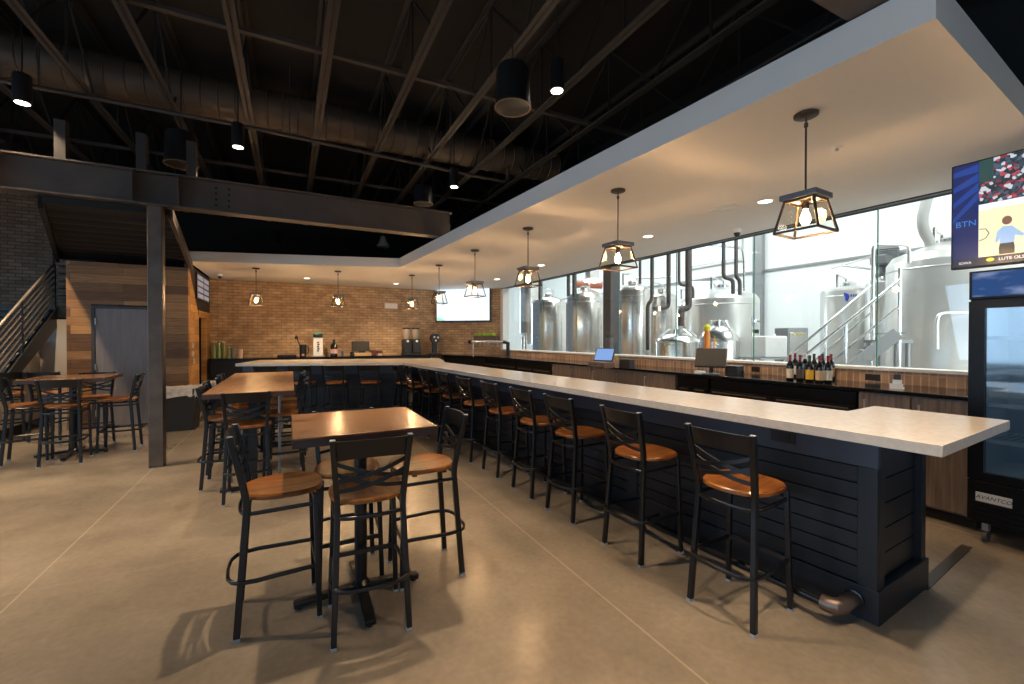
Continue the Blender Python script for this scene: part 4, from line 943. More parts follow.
MB().tube([(.08, 0, .28), (.13, 0, .26), (.13, 0, .12), (.08, 0, .08)], .012, 8).build('handle', 'black_plastic', t); MB().box(-.03, .03, -.09, -.083, .03, .08).build('sticker', 'label_pink', t)
MB().tube([(0, 0, .05), (-.10, 0, .38), (-.15, 0, .50)], .014, 8).lathe([(0, 0), (.04, .01), (.045, .06), (0, .11)], (-.15, 0, .46), 12).build('ladle', 'black_plastic', t)
x, y = on_wall(318, -.05); t = thing('drink_dispenser', 'tall white drink dispenser with a green-and-black top on far counter', 'dispenser', (x, y, ZC))
MB().prism([(-.115, -.1, 0.03), (.115, -.1, 0.03), (.11, -.09, .50), (-.11, -.09, .50)], (0, .22, 0)).build('body', 'white_plastic', t, bevel=.01, smooth=False)
MB().box(-.11, .11, -.11, .12, .50, .60).build('black_head', 'black_plastic', t, bevel=.02); MB().box(-.1, .11, -.1, .1, .60, .635).build('green_top', 'green_plastic', t, bevel=.01); MB().box(-.15, .15, -.2, .13, 0, .03).build('drip_tray', 'steel_grey', t, bevel=.004)
mk = MB()
for k in range(5): mk.box(-.028 + (k % 2) * .012, .02 + (k % 2) * .012, -.104, -.1, .14 + k * .055, .17 + k * .055)
mk.build('lettering', 'pos_grey', t)
x, y = on_wall(334, -.05); t = thing('sauce_bottle', 'big dark bottle with a pinkish label on the far counter', 'bottle', (x, y, ZC))
MB().lathe([(.08, 0), (.09, .01), (.09, .28), (.06, .34), (.03, .36), (.03, .40)], (0, 0, 0), 18).build('bottle_body', 'wine_glass', t); MB().lathe([(.035, .40), (.035, .45), (0, .45)], (0, 0, 0), 12).build('cap', 'black_plastic', t); MB().lathe([(.092, .08), (.092, .2)], (0, 0, 0), 18).build('bottle_label', 'label_pink', t)
x, y = on_wall(342.5, -.05); t = thing('shaker', 'small blue-grey shaker on the far counter', 'shaker', (x, y, ZC))
MB().lathe([(.03, 0), (.035, .12), (.025, .14)], (0, 0, 0), 12).build('body', 'blue_item', t); MB().lathe([(.027, .14), (.02, .17), (0, .18)], (0, 0, 0), 12).build('lid', 'grey_cup', t)
x, y = on_wall(362); t = thing('register_screen', 'black register screen on a tan base on the far counter', 'register', (x, y, ZC))
MB().box(-.22, .22, -.2, .2, 0, .085).build('base', 'tan_box', t, bevel=.006); MB().box(-.08, .08, -.06, .06, .085, .14).build('stand', 'black_plastic', t); MB().box(-.26, .20, -.05, .0, .13, .40, Matrix.Rotation(R_(-12), 4, 'X')).build('screen', 'black_plastic', t, bevel=.006); MB().box(-.3, -.23, -.17, .1, 0, .12).build('scanner', 'black_plastic', t, bevel=.006)
x, y = on_wall(376); t = thing('napkin_box', 'low dark red napkin box on the far counter', 'box', (x, y, ZC))
MB().box(-.16, -.02, -.12, .12, 0, .15).build('box_body', 'red_item', t, bevel=.006); MB().box(.03, .15, -.1, .1, 0, .06).build('cup_stack', 'cup_cream', t, bevel=.006); MB().box(.02, .16, -.1, .1, .06, .14).build('box_lid', 'red_item', t, bevel=.006)
x, y = on_wall(411); t = thing('coffee_grinder', 'twin-hopper coffee machine with black fronts on the far counter', 'coffee machine', (x, y, ZC))
MB().box(-.26, .26, -.16, .16, 0, .06).build('base', 'black_plastic', t, bevel=.006)
for s_ in (-.13, .13):
    MB().box(s_ - .115, s_ + .115, -.16, .12, .06, .46).build('head', 'black_plastic', t, bevel=.02); MB().lathe([(.07, .46), (.11, .54), (.115, .74), (0, .74)], (s_, 0, 0), 18).build('hopper', 'clear_hopper', t); MB().lathe([(.118, .74), (.118, .78), (0, .79)], (s_, 0, 0), 18).build('hopper_lid', 'black_plastic', t)
    MB().lathe([(0, 0), (.035, 0), (.035, .03), (0, .03)], (s_, -.18, .40), 14, Matrix.Rotation(-PI / 2, 3, 'X')).build('knob', 'white_plastic', t)
x, y = on_wall(435); t = thing('coffee_brewer', 'small black coffee brewer with a round head on the far counter', 'coffee machine', (x, y, ZC))
MB().box(-.16, .16, -.14, .14, 0, .05).build('base', 'black_plastic', t, bevel=.006); MB().box(-.07, .07, .0, .12, .05, .40).build('column', 'black_plastic', t, bevel=.01)
MB().lathe([(0, 0), (.13, 0), (.14, .03), (.14, .2), (0, .2)], (0, .1, .48), 20, Matrix.Rotation(PI / 2, 3, 'X')).build('head', 'black_plastic', t)
for a in range(3): MB().lathe([(0, 0), (.028, 0), (.028, .012), (0, .012)], (.065 * math.cos(a * 2.1 + .4), -.113, .48 + .065 * math.sin(a * 2.1 + .4)), 12, Matrix.Rotation(PI / 2, 3, 'X')).build('dial', 'white_plastic', t)

# ------------------------------------------------------------------ drinks fridge and the near television
t = thing('display_fridge', 'tall black glass-door drinks fridge at the right end of the back bar', 'fridge', (4.77, 1.46, 0))
W = .80; D = .72       # local: y from 0 down to -W, x depth +
MB().box(0.04, D, -W, 0, .16, .19).box(.04, D, -W, 0, 2.08, 2.12).box(D - .03, D, -W, 0, .19, 2.08).box(.04, D - .03, -.03, 0, .19, 2.08).box(.04, D - .03, -W, -W + .03, .19, 2.08).build('cabinet', 'fridge_black', t, smooth=False)
MB().box(.07, D - .031, -W + .031, -.031, .52, .55).box(D - .05, D - .031, -W + .031, -.031, .55, 1.88).box(.08, D - .05, -.045, -.031, .55, 1.88).box(.08, D - .05, -W + .031, -W + .045, .55, 1.88).build('lining', 'fridge_inside', t, smooth=False)
MB().box(.04, D - .031, -W + .031, -.031, 1.88, 2.08).build('header_box', 'fridge_black', t)
MB().box(0.0, .04, -W, 0, 1.90, 2.12).build('header_frame', 'fridge_black', t, bevel=.004)
MB().box(-.006, .0, -W + .02, -.02, 1.92, 2.105).build('header_sign', 'header_sky', t)
dr = MB().box(0, .045, -.09, 0, .50, 1.885).box(0, .045, -W, -W + .09, .50, 1.885).box(0, .045, -W + .09, -.09, .50, .56).box(0, .045, -W + .09, -.09, 1.83, 1.885).build('door_frame', 'fridge_black', t, smooth=False)
MB().box(.018, .026, -W + .09, -.09, .56, 1.83).build('door_glass', 'fridge_glass', dr)
MB().tube([(-.0, -W + .05, .9), (-.04, -W + .05, .92), (-.04, -W + .05, 1.35), (0, -W + .05, 1.37)], .012, 8).build('door_handle', 'hinge', dr)
for z in (.80, 1.08, 1.34, 1.6):
    mb = MB().bar([(.09, -W + .05, z), (.09, -.05, z)], .01, .03).bar([(.62, -W + .05, z), (.62, -.05, z)], .008, .008)
    for k in range(16): mb.bar([(.09, -.07 - k * .044, z), (.62, -.07 - k * .044, z)], .004, .004)
    mb.build('shelf', 'shelf_wire', t, smooth=False)
MB().box(.0, .04, -W, 0, .17, .49).build('lower_panel', 'fridge_black', t, bevel=.004)
for k in range(4): MB().box(-.01, .0, -W + .03, -.03, .19 + k * .04, .21 + k * .04).build('vent_slat', 'fridge_black', t)
pl = MB().box(-.008, .0, -.245, -.05, .335, .405).build('name_plate', 'plate_silver', t, bevel=.002)
mtx = Matrix.Translation((-.009, -.148, .37)) @ Matrix(((0, 0, -1, 0), (-1, 0, 0, 0), (0, 1, 0, 0), (0, 0, 0, 1)))
text_mesh('AVANTCO', .040, 'ink_black', pl, mtx, shear=.25)
for x in (.1, D - .08):
    for y in (-.08, -W + .08):
        cs = MB().box(x - .025, x + .025, y - .018, y + .018, .09, .16).build('caster', 'hinge', t)
        MB().lathe([(.045, -.014), (.045, .014)], (x, y, .046), 16, Matrix.Rotation(PI / 2, 3, 'X')).build('wheel', 'caster_rubber', cs)
# television above the fridge, parallel to the bar
t = thing('television', 'wall television showing a basketball game above the drinks fridge', 'television', (4.70, 1.545, 2.14))
TW, TH = 1.46, .82
def tvb(y0_, y1_, z0_, z1_, x0_, x1_): return MB().box(x0_, x1_, -y1_, -y0_, z0_, z1_)
tvb(0, TW, 0, TH, 0, .05).build('housing', 'black_plastic', t, bevel=.004)
scr = tvb(.012, TW - .012, .015, TH - .012, -.003, 0).build('screen', 'tv_navy', t)
for k in range(4): MB().prism([(-.004, -.013, .36 + k * .12), (-.004, -.013, .40 + k * .12), (-.004, -.155, .58 + k * .07), (-.004, -.155, .52 + k * .07)], (.001, 0, 0)).build('picture_streak', 'tv_blue', scr, smooth=False)
tvb(.158, TW - .012, .43, TH - .012, -.0045, -.003).build('picture_crowd', 'tv_crowd', scr)
tvb(.158, .235, .64, TH - .012, -.0052, -.0045).build('picture_tunnel', 'tv_teal', scr)
tvb(.158, TW - .012, .075, .44, -.005, -.0045).build('picture_court', 'tv_court', scr)
tvb(.158, TW - .012, .43, .475, -.0055, -.0045).build('picture_board', 'tv_white', scr)
tvb(.012, TW - .012, .015, .075, -.005, -.003).build('picture_banner', 'tv_bar', scr)
cmx = lambda y_, z_: Matrix.Translation((-.0065, -y_, z_)) @ Matrix(((0, 0, -1, 0), (-1, 0, 0, 0), (0, 1, 0, 0), (0, 0, 0, 1)))
text_mesh('BTN', .062, 'tv_letter', scr, cmx(.088, .345)); text_mesh('IOWA', .026, 'tv_white', scr, cmx(.085, .042)); text_mesh('LUTE OLSON', .030, 'tv_white', scr, cmx(.355, .046))
MB().lathe([(0, 0), (.022, 0), (.022, .001), (0, .001)], (-.0062, -.222, .05), 14, Matrix.Rotation(PI / 2, 3, 'Y') @ Matrix.Diagonal((.6, 1, 1)).to_3x3()).build('picture_badge', 'tv_yellow', scr)
# figure on the picture
def flat(pts, m, nm): MB().prism([(-.0064, -(a + .022), b) for a, b in pts], (.0008, 0, 0)).build(nm, m, scr, smooth=False)
flat([(.245, .08), (.245, .13), (.25, .16), (.32, .16), (.325, .13), (.325, .08)], 'tv_black', 'picture_trousers')
flat([(.235, .17), (.225, .18), (.235, .25), (.265, .285), (.31, .28), (.335, .25), (.37, .21), (.365, .195), (.325, .21), (.322, .155), (.25, .155), (.25, .2)], 'tv_shirt', 'picture_shirt')
flat([(.27 + .026 * math.cos(a) + .015, .325 + .032 * math.sin(a)) for a in [2 * PI * k / 12 for k in range(12)]], 'tv_skin', 'picture_head')
flat([(.375, .43), (.37, .52), (.385, .56), (.41, .56), (.42, .5), (.41, .43)], 'tv_red', 'picture_player')
MB().tube([(-.0058, -.162, .20), (-.0058, -.197, .215), (-.0058, -.215, .25), (-.0058, -.197, .285), (-.0058, -.162, .29)], .0025, 6, up=(1, 0, 0)).build('picture_line', 'tv_black', scr)
MB().tube([(.05, -.7, .6), (.15, -.7, .6), (.15, -.7, .905)], .03, 10).build('ceiling_mount', 'black_metal', t)
# floor drain strip beside the bar end
a, b = PZ(930, 578, 0), PZ(967, 546, 0)
o = MB().bar([(a.x - .2, a.y - .03, .002), (b.x, b.y, .002)], .06, .004, up=(0, 0, 1)).build('floor_drain', 'dark_brown'); tag(o, 'dark narrow strip across the floor between bar end and fridge', 'floor strip')

# ------------------------------------------------------------------ brewery behind the glass
o = MB().poly([(5.9, -4), (14.5, -4), (14.5, 24), (5.9, 24)], -.1, 0).build('floor_brewery', 'brew_floor'); struct(o)
o = MB().box(13.3, 13.5, -4, 24, 0, 7).build('wall_brewery_back', 'brew_wall'); struct(o)
o = MB().box(5.9, 13.3, 23.8, 24, 0, 7).build('wall_brewery_left', 'brew_wall'); struct(o)
o = MB().box(5.9, 13.3, -4.2, -4, 0, 7).build('wall_brewery_right', 'brew_wall'); struct(o)
o = MB().box(5.9, 13.3, -4, 24, 7, 7.1).build('ceiling_brewery', 'white_paint'); struct(o)
o = MB().box(13.24, 13.3, -4, 23.8, 3.68, 3.74).build('trim_6', 'steel_grey'); struct(o)
for y in (9.0, 8.5 - .0):
    pass
q = P(758.5, 300, 13.6)
o = MB().box(13.14, 13.3, 8.72, 9.02, 0, 7).build('trim_7', 'steel_grey'); struct(o)
d_ = P(714, 244, 1) - EYE; q = EYE + d_ * (13.28 / d_.x)
w3 = MB().box(13.22, 13.299, q.y - 1.1, q.y + 1.1, q.z - .75, q.z + 1.1).build('window_3', 'trim_white'); struct(w3)
for s_ in (-.53, .53): MB().box(13.19, 13.22, q.y + s_ - .46, q.y + s_ + .46, q.z - .65, q.z + 1.0).build('window_pane', 'sky_pane', w3)
q = P(611.5, 300, 9.7)
o = MB().box(q.x - .13, q.x + .13, q.y - .13, q.y + .13, 0, 7).build('pillar', 'door_frame'); struct(o, 'dark square steel pillar standing between the tanks', 'pillar')

def tank(u, w, hw, vsh, vtop, m, label, legs=False, vbot=None, dome=False, seams=True):
    c = P(u, 338, w); r = hw / FPX * w
    zsh = 1.6 + (338 - vsh) / FPX * w; zt = 1.6 + (338 - vtop) / FPX * w
    zb = .5 if vbot is None else 1.6 - (vbot - 338) / FPX * w
    t = thing('brewing_tank', label, 'tank', (c.x, c.y, 0), 0, 'steel brewing tanks behind the glass')
    MB().lathe([(r * .98, zb), (r, zb + .02), (r, zsh - .03), (r * .985, zsh)], (0, 0, 0), 40).build('shell', m, t)
    if dome: prof = [(r * .985, zsh)] + [(r * .985 * math.cos(a), zsh + (zt - zsh) * math.sin(a)) for a in (.3, .6, .9, 1.2, 1.4)] + [(0, zt)]
    else: prof = [(r * .985, zsh), (r * .9, zsh + (zt - zsh) * .35), (r * .25, zt), (0, zt)]
    MB().lathe(prof, (0, 0, 0), 40).build('top', m, t)
    MB().lathe([(r * .98, zb), (r * .2, zb - .42), (.05, zb - .45)], (0, 0, 0), 32).build('cone', m, t)
    for a in (.6, 2.17, 3.74, 5.31): MB().cyl((r * .8 * math.cos(a), r * .8 * math.sin(a), 0), .05, 0, zb + .02, 10).build('leg', 'stainless', t)
    if seams:
        for z in (zb + .25, zsh - .15): MB().lathe([(r * 1.002, z - .012), (r * 1.01, z), (r * 1.002, z + .012)], (0, 0, 0), 40).build('band', m, t)
    MB().lathe([(.16, zt - .04), (.17, zt + .06), (.1, zt + .1), (0, zt + .1)], (0, 0, 0), 18).build('manway', 'stainless', t)
    MB().tube([(.3, .2, zt - .02), (.3, .2, zt + .22), (.05, .25, zt + .3), (-.3, .1, zt + .26), (-.3, .1, zt - .04)], .022, 8).build('top_pipe', 'stainless', t)
    return t, r, zsh, zt
tank(529, 17.5, 9, 268, 262, 'tank_steel', 'tall narrow steel tank at the far left of the window', vbot=333)
tank(549, 15.5, 17.5, 303, 296, 'tank_steel', 'shiny cylindrical steel tank, left one of the adjoining pair')
tank(585, 14.0, 19, 298, 289, 'tank_steel', 'shiny cylindrical steel tank just left of the dark pillar')
tank(634, 12.0, 16, 291, 284, 'tank_steel', 'steel tank just right of the dark pillar')
tank(662, 13.2, 14, 297, 292, 'tank_steel', 'steel tank behind the brown pipes in the window middle')
tank(722, 11.6, 33, 300, 288, 'tank_pale', 'wide steel tank with shallow cone top at the middle of the window')
tank(690, 14.6, 14, 306, 298, 'tank_steel', 'steel tank half hidden left of the wide pale one')
tank(848, 10.9, 23, 291, 286, 'tank_pale', 'pale tank with a blue emblem behind the steel stairs')
tank(889, 9.75, 19, 283, 278, 'stainless_bright', 'steel tank under the grey motor unit')
tF, rF, zF, zFt = tank(948, 8.2, 48, 262, 243, 'tank_pale', 'largest pale tank at the right of the window, by the fridge')
def kettle(u, w, hw, vsh, vtop, label):
    c = P(u, 338, w); r = hw / FPX * w; zsh = 1.6 + (338 - vsh) / FPX * w; zt = 1.6 + (338 - vtop) / FPX * w
    t = thing('brew_kettle', label, 'kettle', (c.x, c.y, 0), 0, 'low steel kettles behind the glass')
    MB().lathe([(r, .35), (r, zsh - .02), (r * .99, zsh)], (0, 0, 0), 36).build('shell', 'stainless', t)
    MB().lathe([(r * 1.02, zsh - .03), (r * 1.02, zsh + .01)] + [(r * .98 * math.cos(a), zsh + .01 + (zt - zsh) * math.sin(a)) for a in (.2, .5, .8, 1.1, 1.35)] + [(0, zt)], (0, 0, 0), 36).build('lid', 'stainless', t)
    for a in (.6, 2.17, 3.74, 5.31): MB().cyl((r * .85 * math.cos(a), r * .85 * math.sin(a), 0), .04, 0, .36, 10).build('leg', 'stainless', t)
    for k in range(7):
        a = k * .9 + .2; x_, y_ = r * .8 * math.cos(a), r * .8 * math.sin(a)
        MB().tube([(x_, y_, zsh), (x_ * 1.05, y_ * 1.05, zsh + .14), (x_ * .5, y_ * .5, zt + .08), (0, 0, zt)], .014, 8).build('clamp_pipe', 'stainless_bright', t)
    MB().lathe([(0, zt - .02), (.09, zt - .02), (.09, zt + .08), (0, zt + .1)], (0, 0, 0), 16).build('valve', 'steel_grey', t)
    return t, zt
kettle(677, 9.9, 21, 342, 333, 'left of the two low shiny kettles behind the glass')
tk, zk = kettle(719, 8.8, 19, 342, 325, 'right low shiny kettle with an orange-labelled bottle on top')
c = P(707, 338, 8.3); t = thing('cleaner_bottle', 'orange-labelled bottle with a yellow cap by the kettles', 'bottle', (c.x, c.y, 1.28))
zc_ = 1.6 - (337 - 338) / FPX * 8.3
MB().lathe([(.05, 0), (.055, .01), (.055, .40), (.03, .46), (0, .46)], (0, 0, 0), 14).build('bottle_body', 'orange_label', t); MB().lathe([(.06, .46), (.065, .53), (.03, .58), (0, .58)], (0, 0, 0), 12).build('cap', 'yellow_cap', t)
MB().cyl((0, 0, 0), .09, -1.28, -.001, 14).build('pedestal', 'steel_grey', t)
pl = [([(652, 240), (652, 300), (647.7, 304), (647.7, 350)], 10.5, .045, 'brown pipe dropping with a jog left of the wide tank', 'pipe_brown'),
      ([(668.5, 238), (668.5, 308), (653, 308)], 10.6, .05, 'brown pipe dropping and turning left into the jogged one', 'pipe_brown'),
      ([(640, 245), (640, 284)], 11.3, .035, 'short brown pipe above the tank right of the pillar', 'pipe_brown'),
      ([(679, 236), (679, 285), (693, 286), (693, 298)], 11, .035, 'thin brown pipe with a step, left of the thick pipe', 'pipe_brown'),
      ([(688.5, 232), (688.5, 308), (681, 309), (681, 326)], 10.2, .075, 'thickest brown pipe in the middle of the window', 'pipe_brown'),
      ([(723.5, 225), (723.5, 278), (733, 279), (733, 294)], 10.5, .045, 'brown pipe stepping right onto the wide tank, left of two', 'pipe_brown'),
      ([(736, 222), (736, 277), (739.8, 280), (739.8, 295)], 10.5, .045, 'brown pipe stepping right onto the wide tank, right of two', 'pipe_brown'),
      ([(568.5, 258), (568.5, 296)], 13, .055, 'left brown pipe above the pair of shiny tanks', 'pipe_brown'),
      ([(574, 257), (574, 297)], 12.6, .055, 'right brown pipe above the pair of shiny tanks', 'pipe_brown'),
      ([(540, 270), (540, 302)], 14.6, .06, 'brown pipe above the left shiny tank', 'pipe_brown'),
      ([(576, 284), (602, 285)], 14.6, .13, 'reddish horizontal duct above the shiny tanks', 'copper_red'),
      ([(873, 350), (873, 246), (876, 244), (906, 244.5), (909, 247), (909, 263)], 7.9, .03, 'steel pipe loop beside the grey motor', 'stainless_bright'),
      ([(832, 268), (873, 256)], 9.0, .02, 'thin steel pipe running left from the motor', 'stainless'),
      ([(840, 265), (870, 269)], 8.6, .02, 'thin steel pipe behind the top of the pale tank', 'stainless'),
      ([(929, 180), (928, 196), (922, 218), (924, 232), (931, 242), (931.5, 256)], 8.2, .085, 'fat pale flexible hose dropping onto the largest tank', 'hose_grey'),
      ([(937, 349), (937, 317), (942, 313), (990, 313)], 7.3, .025, 'steel guard rail in front of the largest tank', 'stainless_bright'),
      ([(636, 278), (672, 277)], 11.5, .03, 'pale horizontal pipe above the tank right of pillar', 'stainless_bright'),
      ([(690, 282), (715, 282), (715, 290)], 12.0, .025, 'pale thin pipe above the wide tank', 'stainless_bright'),
      ([(700, 244), (742, 248), (744, 262), (744, 292)], 12.4, .03, 'pale thin pipe at the upper right of the wide tank', 'stainless')]
for pts, w, r, lb, m in pl:
    P3 = [P(u, v, w) for u, v in pts]; o0 = P3[0]
    sm = []
    for k, q in enumerate(P3):
        if 0 < k < len(P3) - 1:
            for tt in (.0, .33, .67, 1.0):
                d0 = min(.12, (P3[k - 1] - q).length * .45); d1 = min(.12, (P3[k + 1] - q).length * .45)
                a_ = q + (P3[k - 1] - q).normalized() * d0; b_ = q + (P3[k + 1] - q).normalized() * d1
                sm.append(lerp(lerp(a_, q, tt), lerp(q, b_, tt), tt))
        else: sm.append(q)
    if m != 'copper_red' and pts[0][1] < 262 and abs(P3[0].x - P3[1].x) + abs(P3[0].y - P3[1].y) < .1: sm[0] = Vector((sm[0].x, sm[0].y, 7.0))
    o = MB().tube([q - o0 for q in sm], r, 12).build('brewery_pipe', m); o.location = o0; tag(o, lb, 'pipe', 'pipes in the brewery')
# hanging work light in the brewery
c = P(592.5, 282, 13.2); t = thing('work_light', 'bright boxy lamp hanging over the shiny tanks', 'lamp', tuple(c))
MB().prism([(-.2, -.14, 0), (.2, -.14, 0), (.2, .14, 0), (-.2, .14, 0)], (0, 0, .06)).build('lens', 'lamp_white', t, smooth=False); MB().box(-.18, .18, -.12, .12, .06, .36).build('housing', 'white_plastic', t, bevel=.01); MB().cyl((0, 0, 0), .015, .36, 7 - c.z, 8).build('stem', 'steel_grey', t)
# motor on the mash tank
c = P(887, 283, 9.75); t = thing('mixer_motor', 'grey gear motor on top of the tank by the stairs', 'motor', (c.x, c.y, 2.97))
MB().lathe([(.22, 0), (.22, .06), (.14, .09), (.14, .26), (.24, .28), (.24, .36)], (0, 0, 0), 20).build('gearbox', 'motor_grey', t)
MB().lathe([(.19, .36), (.2, .38), (.2, .62), (.17, .68), (0, .7)], (0, 0, 0), 20).build('motor_body', 'motor_grey', t); MB().box(-.42, .46, -.15, .15, .24, .44).build('motor_arm', 'motor_grey', t, bevel=.02); MB().box(.28, .5, -.18, .18, .3, .54).build('terminal_box', 'motor_grey', t, bevel=.01)
for k in range(5): MB().lathe([(.205, .42 + k * .04), (.215, .43 + k * .04), (.205, .44 + k * .04)], (0, 0, 0), 20).build('cooling_fin', 'motor_grey', t)
# steel stair to the brew platform
t = thing('brewery_stairs', 'steel stairs with double tube handrails in front of the pale tank', 'stairs', (0, 0, 0))
def rail(pts, w, r, nm, m='stainless'): MB().tube([P(u, v, w_) for (u, v), w_ in zip(pts, w)], r, 10).build(nm, m, t)
wa, wb_ = (8.6, 8.1), (7.6, 7.1)
rail([(776, 367), (872, 285.5)], wa, .024, 'handrail'); rail([(805, 369), (872, 312)], wa, .018, 'mid_rail')
rail([(792, 366), (900, 280)], wb_, .026, 'handrail'); rail([(822, 369), (900, 306)], wb_, .02, 'mid_rail')
def vpost(u, vt, w, nm='rail_post'):
    q = P(u, vt, w); MB().cyl((q.x, q.y, 0), .024, 0, q.z, 10).build(nm, 'stainless', t)
vpost(900, 268, 7.1); vpost(846, 323, 7.38); vpost(872, 280, 8.1); vpost(826, 325, 8.35)
a0, a1 = P(850, 369, 7.35), P(898, 333, 7.1); b0, b1 = P(852, 368, 8.3), P(880, 340, 8.1)
for q0, q1 in ((a0, a1), (b0, b1)): MB().bar([q0, q1], .03, .2).build('stair_stringer', 'steel_grey', t)
for k in range(5):
    f = k / 4; q0, q1 = lerp(a0, a1, f), lerp(b0, b1, f); q1 = Vector((q1.x, q1.y, q0.z)); MB().bar([q0, q1], .22, .02).build('tread', 'steel_grey', t)
q = P(880, 340, 7.6); MB().box(q.x - .1, q.x + .4, q.y - .3, q.y + .2, q.z - .05, q.z).build('platform', 'steel_grey', t)
for dx in (-.05, .35):
    for dy in (-.25, .15): MB().cyl((q.x + dx, q.y + dy, 0), .035, 0, q.z - .05, 10).build('platform_leg', 'steel_grey', t)
# white tub and grey machine
c = P(769, 355, 8.6); t = thing('plastic_tub', 'white plastic tub behind the glass right of the kettles', 'tub', (c.x, c.y, 0), R_(-20))
MB().box(-.24, .24, -.2, .2, 1.22, 1.64).build('tub_body', 'white_plastic', t, bevel=.03); MB().box(-.4, .5, -.3, .3, 1.19, 1.22).build('bench_top', 'steel_grey', t)
MB().lathe([(.05, 1.64), (.05, 1.68), (0, 1.68)], (.08, 0, 0), 12).build('cap', 'white_plastic', t)
for dx in (-.35, .45):
    for dy in (-.25, .25): MB().cyl((dx, dy, 0), .025, 0, 1.19, 8).build('bench_leg', 'steel_grey', t)
c = P(791, 352, 9.6); t = thing('control_box', 'grey steel control cabinet behind the white tub', 'cabinet', (c.x, c.y, 0), R_(-20))
MB().box(-.24, .24, -.2, .2, .8, 1.82).build('cabinet_body', 'steel_grey', t, bevel=.01); MB().box(-.2, .2, -.21, -.2, 1.2, 1.72).build('cabinet_door', 'stainless', t, bevel=.005)
for x in (-.12, -.02, .08): MB().lathe([(0, 0), (.02, 0), (.02, .02), (0, .02)], (x, -.21, 1.68), 10, Matrix.Rotation(PI / 2, 3, 'X')).build('button', 'yellow_cap', t)
for x in (-.2, .2): MB().box(x - .02, x + .02, -.15, .15, 0, .8).build('leg', 'steel_grey', t)
c = P(753, 350, 9.4); t = thing('valve_stand', 'slim steel valve stand left of the white tub', 'valve', (c.x, c.y, 0))
MB().cyl((0, 0, 0), .03, 0, 2.05, 10).build('post', 'stainless', t); MB().tube([(0, 0, 1.9), (.1, 0, 1.98), (.22, 0, 1.96)], .02, 8).build('spout', 'stainless', t); MB().lathe([(0, 0), (.06, 0), (.06, .08), (0, .08)], (0, -.06, 1.7), 12).build('gauge', 'black_plastic', t)
# blue emblem on the pale tank
tE = [o_ for o_ in C.objects if o_.get('label', '').startswith('pale tank with a blue emblem')][0]
cE = Vector(tE.location); rr_ = 23 / FPX * 10.9 + .004
def onE(u, v):   # point on the curved shell
    d_ = P(u, v, 1) - EYE; o_ = EYE - Vector((cE.x, cE.y, 0)); a_ = d_.x ** 2 + d_.y ** 2; b_ = 2 * (o_.x * d_.x + o_.y * d_.y); c_ = o_.x ** 2 + o_.y ** 2 - rr_ ** 2
    k = (-b_ - math.sqrt(b_ * b_ - 4 * a_ * c_)) / (2 * a_); return EYE + d_ * k - cE
em = MB(); em.prism([onE(u, v) for u, v in ((844, 292.5), (848.5, 294), (849.5, 297), (847.5, 301.5), (845, 300), (845.2, 297), (843.8, 296))], (-.003, -.002, 0))
for k in range(3): em.prism([onE(u, v) for u, v in ((850.5 + k * 2.4, 294), (852 + k * 2.4, 294.2), (852 + k * 2.4, 296.6), (850.5 + k * 2.4, 296.6))], (-.003, -.002, 0))
em.build('emblem', 'logo_blue', tE, smooth=False)

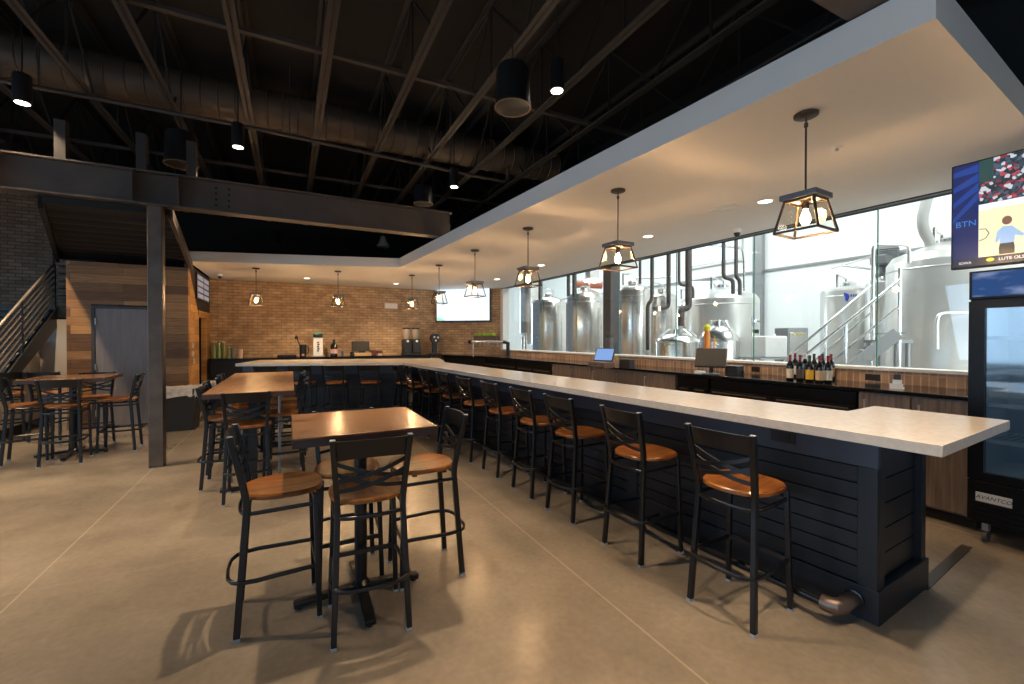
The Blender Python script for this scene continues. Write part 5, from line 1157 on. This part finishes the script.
# ------------------------------------------------------------------ lights
def lamp(kind, name, loc, energy, col, **k):
    l = bpy.data.lights.new(name, kind); l.energy = energy; l.color = col
    for a_, b_ in k.items(): setattr(l, a_, b_)
    o = bpy.data.objects.new(name, l); C.objects.link(o); o.location = loc
    return o
WARM = (1.0, 0.60, 0.30); NEUT = (1.0, 0.74, 0.47); DAY = (0.5, 0.74, 1.0)
for i, (x, y) in enumerate(PEND): lamp('POINT', 'pendant_light', (x, y, ZS - .66), 260 if i < 5 else 330, WARM, shadow_soft_size=.028)
for x, y, z, _ in cans: lamp('SPOT', 'can_light', (x, y, z - .01), (420 if x < -3 else 480) if y > 6 and x < 1 else 250 if z < 4 else 150 if x > 2 else 340, NEUT, spot_size=R_(100), spot_blend=.6, shadow_soft_size=.05)
for i, p in enumerate(dls): lamp('SPOT', 'downlight', (p.x, p.y, ZS - .012), 95 if i < 4 else 170, NEUT, spot_size=R_(110), spot_blend=.7, shadow_soft_size=.05)
def area(name, loc, rot, sx, sy_, e, col):
    o = lamp('AREA', name, loc, e, col); o.data.shape = 'RECTANGLE'; o.data.size = sx; o.data.size_y = sy_; o.rotation_euler = rot
    return o
area('daylight_front', (-5.4, -5.95, 2.3), (PI / 2 - .5, 0, 0), 4.2, 3.6, 34, DAY)
area('daylight_front_two', (0, -5.95, 2.3), (PI / 2 - .5, 0, 0), 4.6, 3.6, 40, DAY)
area('daylight_left', (-8.95, -1, 2.1), (PI / 2 - .5, 0, -PI / 2), 3.8, 2.9, 125, DAY)
area('daylight_left_two', (-8.95, 4, 2.1), (PI / 2 - .5, 0, -PI / 2), 3.8, 2.9, 125, DAY)
for y in (1, 6, 11, 17): area('brewery_high_bay', (9.2, y, 6.9), (0, 0, 0), 3.5, 2.5, 270, (0.95, 1.0, 1.0))
area('brewery_window', (9.5, -3.85, 2.6), (PI / 2, 0, 0), 3.2, 3.2, 190, (0.92, 0.97, 1.0))
area('brewery_window_two', (8.2, 23.7, 2.6), (PI / 2, 0, PI), 2.2, 3.4, 200, (0.8, 0.92, 1.0))
lamp('POINT', 'fridge_light', (5.1, 1.0, 1.80), 5, (0.7, 0.88, 1.0), shadow_soft_size=.05)
w = bpy.data.worlds.new('World'); S.world = w; w.use_nodes = True
bg = w.node_tree.nodes['Background']; bg.inputs[0].default_value = (0.55, 0.75, 1.0, 1); bg.inputs[1].default_value = 0.2

# ------------------------------------------------------------------ camera and view
cam = bpy.data.cameras.new('camera'); co = bpy.data.objects.new('camera', cam); C.objects.link(co)
cam.sensor_width = 36; cam.lens = FPX / 1024 * 36; co.location = EYE; co.rotation_euler = (PI / 2 - PIT, 0, -YAW); cam.clip_start = .05
S.camera = co
S.view_settings.view_transform = 'Standard'; S.view_settings.look = 'None'; S.view_settings.gamma = 1; S.view_settings.use_curve_mapping = False
S.view_settings.exposure = 0.4
